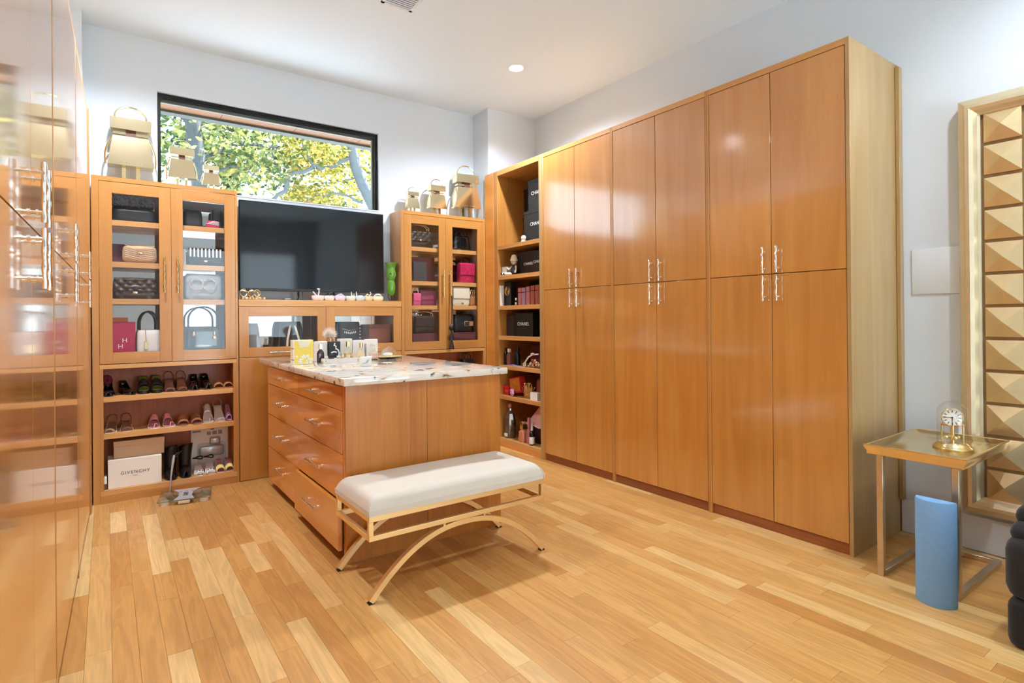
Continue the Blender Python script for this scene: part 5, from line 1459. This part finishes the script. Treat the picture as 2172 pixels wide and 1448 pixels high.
bottle('cream-capped miniature beside the gold one in the tray', 1.368, 3.86, 0.030, 0.046, 0.026, pale_juice, 'cream', 0.020, 0.028, 'miniature_bottle', z=zt, group=GM, round_=True)
bottle('tiny amber miniature at the right end of the tray', 1.402, 3.88, 0.022, 0.060, 0.020, amber, 'brass', 0.018, 0.012, 'miniature_bottle', z=zt, group=GM, round_=True)
t = thing('silver_cube_box', 'small white and silver cube box at the front of the perfume group', 'box', (1.335, 3.455, ZI), -0.2, GP)
MB().box(-0.034, 0.034, -0.026, 0.026, 0, 0.056, 0.001).l('body', 'white', t)
MB().box(-0.035, 0.035, -0.027, 0.027, 0.056, 0.062, 0.001).l('lid', 'chrome', t)
b = MB(); b.tube([(-0.022, -0.0265, 0.018), (0.0, -0.0265, 0.022), (0.010, -0.0265, 0.042)], 0.0012, 5); b.tube([(0.006, -0.0265, 0.020), (0.020, -0.0265, 0.044)], 0.0012, 5); b.l('mark', plain('grey_mark', S(90, 96, 104), 0.4), t)
t = thing('vanity_plate', 'dark rimmed oval plate on the worktop carrying a crystal shell', 'plate', (1.735, 4.03, ZI))
MB().lathe([(0.5, 0.0), (0.62, 0.003), (0.95, 0.010), (1.0, 0.013), (0.98, 0.014), (0.6, 0.006), (0.1, 0.005)], 36, sx=0.118, sy=0.10).l('plate_body', lm('dark_lacquer', S(60, 24, 22), 0.15, 0.6), t)
MB().lathe([(0.97, 0.0135), (0.99, 0.0150), (0.7, 0.0085), (0.1, 0.0072)], 36, sx=0.118, sy=0.10).l('gold_lining', plain('pale_gold_enamel', S(236, 220, 160), 0.2), t)
t = thing('crystal_shell', 'clear crystal shell bottle lying on the dark rimmed plate', 'perfume', (1.742, 4.04, ZI+0.0135), 0, GP)
for k in range(5):
    b = MB(); s_ = 1-0.13*k
    b.tube([(-0.064*s_, -0.012+0.008*k, 0.004), (-0.045*s_, -0.012+0.008*k, 0.042*s_+0.006), (0.0, -0.012+0.008*k, 0.074*s_), (0.050*s_, -0.012+0.008*k, 0.040*s_+0.006), (0.068*s_, -0.012+0.008*k, 0.004)], 0.0055, 8); b.l('ridge', thin_glass('lead_crystal_%d' % k, (0.97, 0.97, 0.97, 1), 0.03, 2.4), t)
MB().ell((0, 0.004, 0.016), 0.042, 0.016, 0.014, 18, 8).l('core', plain('frosted_crystal', S(232, 230, 226), 0.15, coat=0.5), t)

# ------------------------------------------------------------------ in the open shelf unit
bcard = plain('black_card', S(26, 25, 26), 0.45)
def blackbox(label, x0, x1, y0, y1, z0, z1, s_=None, size=0.03, dy=0.0, lid=0.03, dz=0.5):
    t = carton(label, x0, x1, y0, y1, z0, z1, bcard, 'black_box', 'box', lid=lid, group='black boxes in the shelf unit')
    if s_: text('lettering', s_, size, 'text_white', t, face_x(x0-(x0+x1)/2-0.0032, dy, (z1-z0)*dz), space=1.05)
    return t
Z0, Z1, Z2, Z3, Z4, Z5, Z6 = [z+0.0003 for z in SH]
blackbox('lower black box of the front stack on the top shelf, behind the white figurine', 3.20, 3.42, 3.915, 4.235, Z0, Z0+0.290, 'CHANEL', 0.045, -0.03, dz=0.55)
blackbox('upper black box of the front stack on the top shelf', 3.215, 3.42, 3.912, 4.185, Z0+0.2903, Z0+0.575, 'CHANEL', 0.048, -0.01, dz=0.55)
blackbox('lower black box of the back stack on the top shelf', 3.43, 3.70, 4.22, 4.55, Z0, Z0+0.305, 'CHANEL', 0.045, -0.01, dz=0.42)
blackbox('upper black box of the back stack on the top shelf', 3.43, 3.70, 4.20, 4.535, Z0+0.3053, Z0+0.585, 'CHANEL', 0.045, -0.01, dz=0.55)
t = thing('camellia_figurine', 'white rounded figurine in front of the black boxes on the top shelf', 'figurine', (3.165, 4.195, Z0))
MB().ell((0, 0, 0.040), 0.022, 0.028, 0.026).l('head', 'white', t); MB().lathe([(0.024, 0.0), (0.026, 0.006), (0.018, 0.022)], 16).l('base', 'white', t)
blackbox('black box with white lettering behind the seated doll', 3.22, 3.48, 4.095, 4.37, Z1, Z1+0.215, 'CHANEL', 0.036, -0.04, dz=0.45)
blackbox('black box cut by the stile on the second shelf', 3.20, 3.46, 3.91, 4.088, Z1, Z1+0.205, 'CHANEL', 0.036, 0.02, dz=0.5)
carton('tall black carton at the back left of the second shelf', 3.45, 3.66, 4.40, 4.55, Z1, Z1+0.17, bcard, 'black_carton', group='black boxes in the shelf unit')
carton('white jewel box beside the seated doll', 3.165, 3.24, 4.475, 4.55, Z1, Z1+0.09, 'white', 'jewel_box', lid=0.02)
t = thing('doll', 'small cloth doll in black and white dress and beret sitting on the second shelf', 'doll', (3.180, 4.37, Z1+0.0015), 0.2)
skin = plain('doll_cloth', S(226, 206, 180), 0.7)
b = MB(); b.lathe([(0.030, 0.0), (0.036, 0.02), (0.030, 0.06), (0.018, 0.086), (0.010, 0.10)], 16); b.l('torso', plain('doll_black', S(30, 28, 28), 0.6), t)
MB().ell((-0.004, 0, 0.125), 0.026, 0.027, 0.028).l('head', skin, t)
b = MB(); b.lathe([(0.036, 0.132), (0.038, 0.140), (0.030, 0.165), (0.022, 0.190), (0.006, 0.196)], 16); b.l('hat', skin, t)
b = MB(); b.tube([(-0.01, 0.02, 0.012), (-0.02, 0.07, 0.014), (-0.022, 0.13, 0.018)], 0.013, 8); b.tube([(-0.02, 0.0, 0.012), (-0.03, 0.04, 0.012), (-0.03, 0.09, 0.014)], 0.013, 8); b.l('leg', WHT, t)
b = MB(); b.ell((-0.022, 0.14, 0.018), 0.014, 0.016, 0.014, 10, 6); b.ell((-0.03, 0.10, 0.014), 0.014, 0.016, 0.013, 10, 6); b.l('boot', 'black', t)
b = MB(); b.tube([(0.0, 0.022, 0.085), (-0.016, 0.05, 0.055), (-0.02, 0.075, 0.07)], 0.009, 8); b.tube([(0.0, -0.022, 0.085), (-0.014, -0.036, 0.05), (-0.018, -0.03, 0.02)], 0.010, 8); b.l('arm', skin, t)
b = MB()
for e in (-1, 1): b.ell((-0.028, e*0.009, 0.128), 0.003, 0.004, 0.004, 8, 5)
b.ell((-0.026, 0, 0.112), 0.003, 0.008, 0.003, 8, 5); b.l('face_marks', 'black', t)
# third shelf
t = carton('black cosmetic carton with a gold disc on the third shelf', 3.19, 3.26, 4.44, 4.55, Z2, Z2+0.235, bcard, 'cosmetic_carton')
b = MB(); b.cyl((-0.0352, 0.008, 0.145), (-0.037, 0.008, 0.145), 0.044, 28); b.l('disc', lm('ochre_print', S(188, 146, 76), 0.5), t)
b = MB(); b.tube([(-0.0375, 0.0, 0.187), (-0.0375, -0.014, 0.165), (-0.0375, 0.012, 0.14), (-0.0375, 0.0, 0.106)], 0.007, 6); b.l('swirl', 'black', t)
carton('white card slip standing at the left of the third shelf', 3.135, 3.18, 4.545, 4.553, Z2, Z2+0.20, 'white', 'card_slip', 'card')
carton('large dark box behind the pink bottles on the third shelf', 3.40, 3.68, 3.95, 4.42, Z2, Z2+0.235, bcard, 'black_carton', group='black boxes in the shelf unit')
pkg = plain('pink_metal', S(206, 140, 148), 0.22, 0.6); pkg2 = plain('rose_copper', S(190, 116, 100), 0.22, 0.6); lilg = plain('lilac_metal', S(190, 160, 196), 0.2, 0.6)
for k, (yy, m, h, lb) in enumerate(((4.278, pkg, 0.165, 'pink metallic perfume canister, first of the row on the third shelf'), (4.218, lilg, 0.165, 'lilac metallic perfume canister, second of the row'), (4.150, pkg, 0.172, 'pink metallic perfume canister in the middle of the row'), (4.082, pkg2, 0.178, 'copper perfume canister, second from the stile'), (4.015, pkg2, 0.180, 'copper perfume canister against the stile'))):
    t = thing('perfume_canister', lb, 'perfume', (3.20, yy, Z2), 0, 'metallic perfume canisters')
    MB().box(-0.026, 0.026, -0.027, 0.027, 0, h*0.72, 0.004, 2).l('body', m, t); MB().box(-0.026, 0.026, -0.027, 0.027, h*0.735, h, 0.004, 2).l('cap', m, t)
bottle('small clear bottle beside the pink canisters', 3.175, 4.335, 0.028, 0.072, 0.022, pale_juice, 'white', 0.024, 0.016, 'small_bottle', z=Z2, group='bottles in the shelf unit', rz=PI/2)
# fourth shelf
blackbox('square black box with white lettering on the fourth shelf', 3.19, 3.42, 4.10, 4.385, Z3, Z3+0.222, 'CHANEL', 0.046, 0.0, lid=0.0, dz=0.52)
carton('dark brown gift box beside the square black box', 3.21, 3.36, 4.42, 4.55, Z3, Z3+0.20, lm('espresso_card', S(48, 34, 34), 0.5), 'gift_box')
carton('white card slip standing at the right of the fourth shelf', 3.13, 3.16, 3.912, 3.922, Z3, Z3+0.11, 'white', 'card_slip', 'card')
carton('tall black carton at the back of the fourth shelf', 3.43, 3.68, 3.95, 4.40, Z3, Z3+0.20, bcard, 'black_carton', group='black boxes in the shelf unit')
# fifth shelf
GB = 'bottles in the shelf unit'
bottle('brown lotion bottle with pale cap on the fifth shelf', 3.185, 4.47, 0.055, 0.158, 0.035, lm('brown_bottle', S(128, 78, 66), 0.3), 'cream', 0.034, 0.026, z=Z4, group=GB, rz=PI/2, glass=False)
t = bottle('tall black cosmetic tube on the fifth shelf', 3.22, 4.385, 0.062, 0.175, 0.05, lm('black_tube', S(20, 18, 22), 0.25), 'black', 0.05, 0.05, z=Z4, group=GB, glass=False, round_=True)
bottle('dark slim bottle at the left end of the fifth shelf', 3.185, 4.527, 0.04, 0.165, 0.03, lm('ink_bottle', S(24, 18, 20), 0.2), 'black', 0.03, 0.02, z=Z4, group=GB, glass=False, round_=True)
carton('dark red case at the back of the fifth shelf', 3.34, 3.60, 4.06, 4.33, Z4, Z4+0.19, BUR, 'flat_case', 'case')
t = thing('bead_bag', 'clear white-edged pouch of gold and red beads on the fifth shelf', 'pouch', (3.19, 4.06, Z4))
rnd = random.Random(6)
for k in range(46):
    a, r_ = rnd.uniform(0, 2*PI), rnd.random()**0.5
    hh = (1-r_)*0.09
    b = MB(); b.ell((0.04*r_*math.cos(a)-0.008, 0.10*r_*math.sin(a), 0.012+hh*rnd.random()), 0.011, 0.011, 0.010, 8, 5); b.l('bead', ('brass', 'gold', BRZ, 'brass', 'cream', ORA)[k % 6], t)
b = MB(); b.tube([(-0.03, 0.118, 0.008), (-0.045, 0.10, 0.05), (-0.04, 0.06, 0.095), (-0.02, 0.02, 0.12), (0, -0.04, 0.125)], 0.007, 7); b.l('edge', 'white', t)
b = MB(); b.tube([(-0.03+0.0*k, 0.135+0.016*math.cos(2*PI*k/12), 0.022+0.016*math.sin(2*PI*k/12)) for k in range(12)], 0.005, 6, closed=True); b.l('ring', 'white', t)
b = MB(); b.ell((-0.02, 0.02, 0.125), 0.016, 0.026, 0.012, 12, 6); b.l('bow', 'white', t)
t = thing('ribbon', 'lilac ribbon lying at the front of the fifth shelf', 'ribbon', (3.145, 4.33, Z4))
b = MB(); b.tube([(0, 0.10, 0.004), (0.01, 0.04, 0.009), (-0.005, -0.04, 0.004), (0.008, -0.12, 0.004)], 0.0, flat=(0.014, 0.003), up=(1, 0, 0)); b.l('band', lm('lilac_ribbon', S(176, 150, 206), 0.5), t)
# sixth shelf
t = carton('bright red gift box at the left of the sixth shelf', 3.17, 3.25, 4.465, 4.552, Z5, Z5+0.085, plain('red_card', S(206, 28, 44), 0.45), 'gift_box', lid=0.028)
MB().box(-0.0425, -0.0405, -0.030, 0.012, 0.028, 0.046).l('label_patch', ORA, t)
t = thing('picture_box', 'tilted red and orange floral box with a lilac rose on the sixth shelf', 'box', (3.215, 4.36, Z5+0.010), 0.0)
b = MB(); b.box(-0.035, 0.035, -0.085, 0.085, -0.0, 0.150, 0.002); b.xf(Matrix.Rotation(-0.20, 4, 'X')); b.xf(Matrix.Translation((0, 0, 0.018))); b.l('body', plain('red_floral', S(196, 44, 40), 0.5), t)
b = MB(); b.box(-0.037, -0.0352, -0.074, 0.074, 0.018, 0.138); b.xf(Matrix.Rotation(-0.20, 4, 'X')); b.xf(Matrix.Translation((0, 0, 0.018)))
b.l('picture', plain('orange_picture', S(240, 140, 40), 0.5, vary=0.75, vscale=22), t)
t = thing('fabric_rose', 'lilac fabric rose in front of the red floral box', 'flower', (3.152, 4.375, Z5))
rm = lm('lilac_rose', S(214, 156, 196), 0.6)
for k in range(9):
    a = 2*PI*k/9; r_ = 0.020 if k % 2 else 0.012
    b = MB(); b.ell((-0.002-0.004*(k % 3), r_*1.1*math.cos(a), 0.040+r_*1.1*math.sin(a)), 0.009, 0.016, 0.018, 10, 6); b.l('petal', rm, t)
MB().ell((0, 0, 0.012), 0.010, 0.020, 0.012, 10, 6).l('base', rm, t)
t = thing('tinsel_twig', 'sparkling copper twig ornament on the sixth shelf', 'ornament', (3.19, 4.19, Z5))
rnd = random.Random(12); b = MB()
for k in range(60):
    p0 = Vector((0, rnd.uniform(-0.04, 0.06), 0.0045)); p1 = p0 + Vector((rnd.uniform(-.03, .03), rnd.uniform(-0.06, 0.03), rnd.uniform(0.02, 0.135)))
    b.cyl(p0, p1, 0.002, 5); b.ell(p1, 0.005, 0.005, 0.005, 6, 4)
b.l('twig', 'brass', t)["kind"] = "stuff"
bag('brown soft pouch at the right of the sixth shelf', 3.26, Z5, 0.10, 0.19, 0.13, BWN, y=4.03, kind=None, rz=PI/2, group='pouches in the shelf unit', name='pouch', cat='pouch')
carton('white stepped jewellery carton at the right of the sixth shelf', 3.14, 3.19, 3.98, 4.085, Z5, Z5+0.07, 'white', 'jewellery_carton')
# bottom shelf
t = thing('crystal_decanter', 'tall faceted crystal decanter with copper stopper on the bottom shelf', 'decanter', (3.20, 4.485, Z6))
b = MB(); b.lathe([(0.052, 0.0), (0.056, 0.012), (0.060, 0.10), (0.056, 0.17), (0.040, 0.235), (0.018, 0.262), (0.016, 0.285)], 8, cap=True); b.l('flask', plain('smoky_crystal', S(150, 132, 112), 0.1, 0.5, coat=0.6, vary=0.8, vscale=24), t, 20)
MB().ell((0, 0, 0.312), 0.026, 0.026, 0.028, 10, 6).l('stopper', plain('copper_stopper', S(204, 140, 110), 0.2, 0.6), t)
MB().box(-0.062, -0.055, -0.03, 0.015, 0.02, 0.05).l('label_patch', 'white', t)
t = thing('pink_pouch', 'crumpled pink satin pouch on the bottom shelf', 'pouch', (3.27, 4.12, Z6))
b = MB(); rnd = random.Random(5)
def pouch(u, v):
    a = 2*PI*u
    r_ = 0.19*(1-0.72*v) * (1+0.07*math.sin(5*a+3*v))
    return Vector((0.045*math.cos(a)*(1-0.5*v), r_*math.sin(a)*0.95-0.09*v, 0.16+0.20*v + 0.012*math.sin(7*a)*(1-v)))
b.grid(pouch, 40, 10); b.l('body', plain('pink_satin', S(222, 170, 160), 0.4), t)
b = MB(); b.tube([(0.04*math.cos(2*PI*k/24), 0.185*math.sin(2*PI*k/24), 0.158+0.01*math.sin(7*2*PI*k/24)) for k in range(24)], 0.008, 6, closed=True); b.l('hem', plain('pale_hem', S(240, 222, 214), 0.5), t)
MB().box(-0.035, 0.035, -0.15, 0.15, 0, 0.150, 0.01).l('gift_block', lm('dark_gift', S(60, 30, 34), 0.5), t)
bottle('amber pink bottle with ribbed cap on the bottom shelf', 3.165, 4.232, 0.075, 0.200, 0.05, lm('rose_amber', S(206, 130, 104), 0.15, 0.4), 'brass', 0.075, 0.042, z=Z6, group=GB, rz=PI/2, glass=False)
bottle('rose pink pump bottle on the bottom shelf', 3.172, 4.146, 0.048, 0.240, 0.04, lm('rose_bottle', S(186, 112, 116), 0.25), plain('rose_pump', S(196, 120, 120), 0.3), 0.09, 0.024, z=Z6, group=GB, rz=PI/2, glass=False)
t = bottle('small black bottle with white label on the bottom shelf', 3.158, 4.085, 0.05, 0.178, 0.05, lm('black_glass', S(34, 20, 22), 0.15), 'cream', 0.045, 0.022, z=Z6, group=GB, glass=False, round_=True)
MB().lathe([(0.0255, 0.012), (0.0258, 0.014), (0.0258, 0.075), (0.0255, 0.077)], 20, cap=False).l('label_wrap', 'white', t)
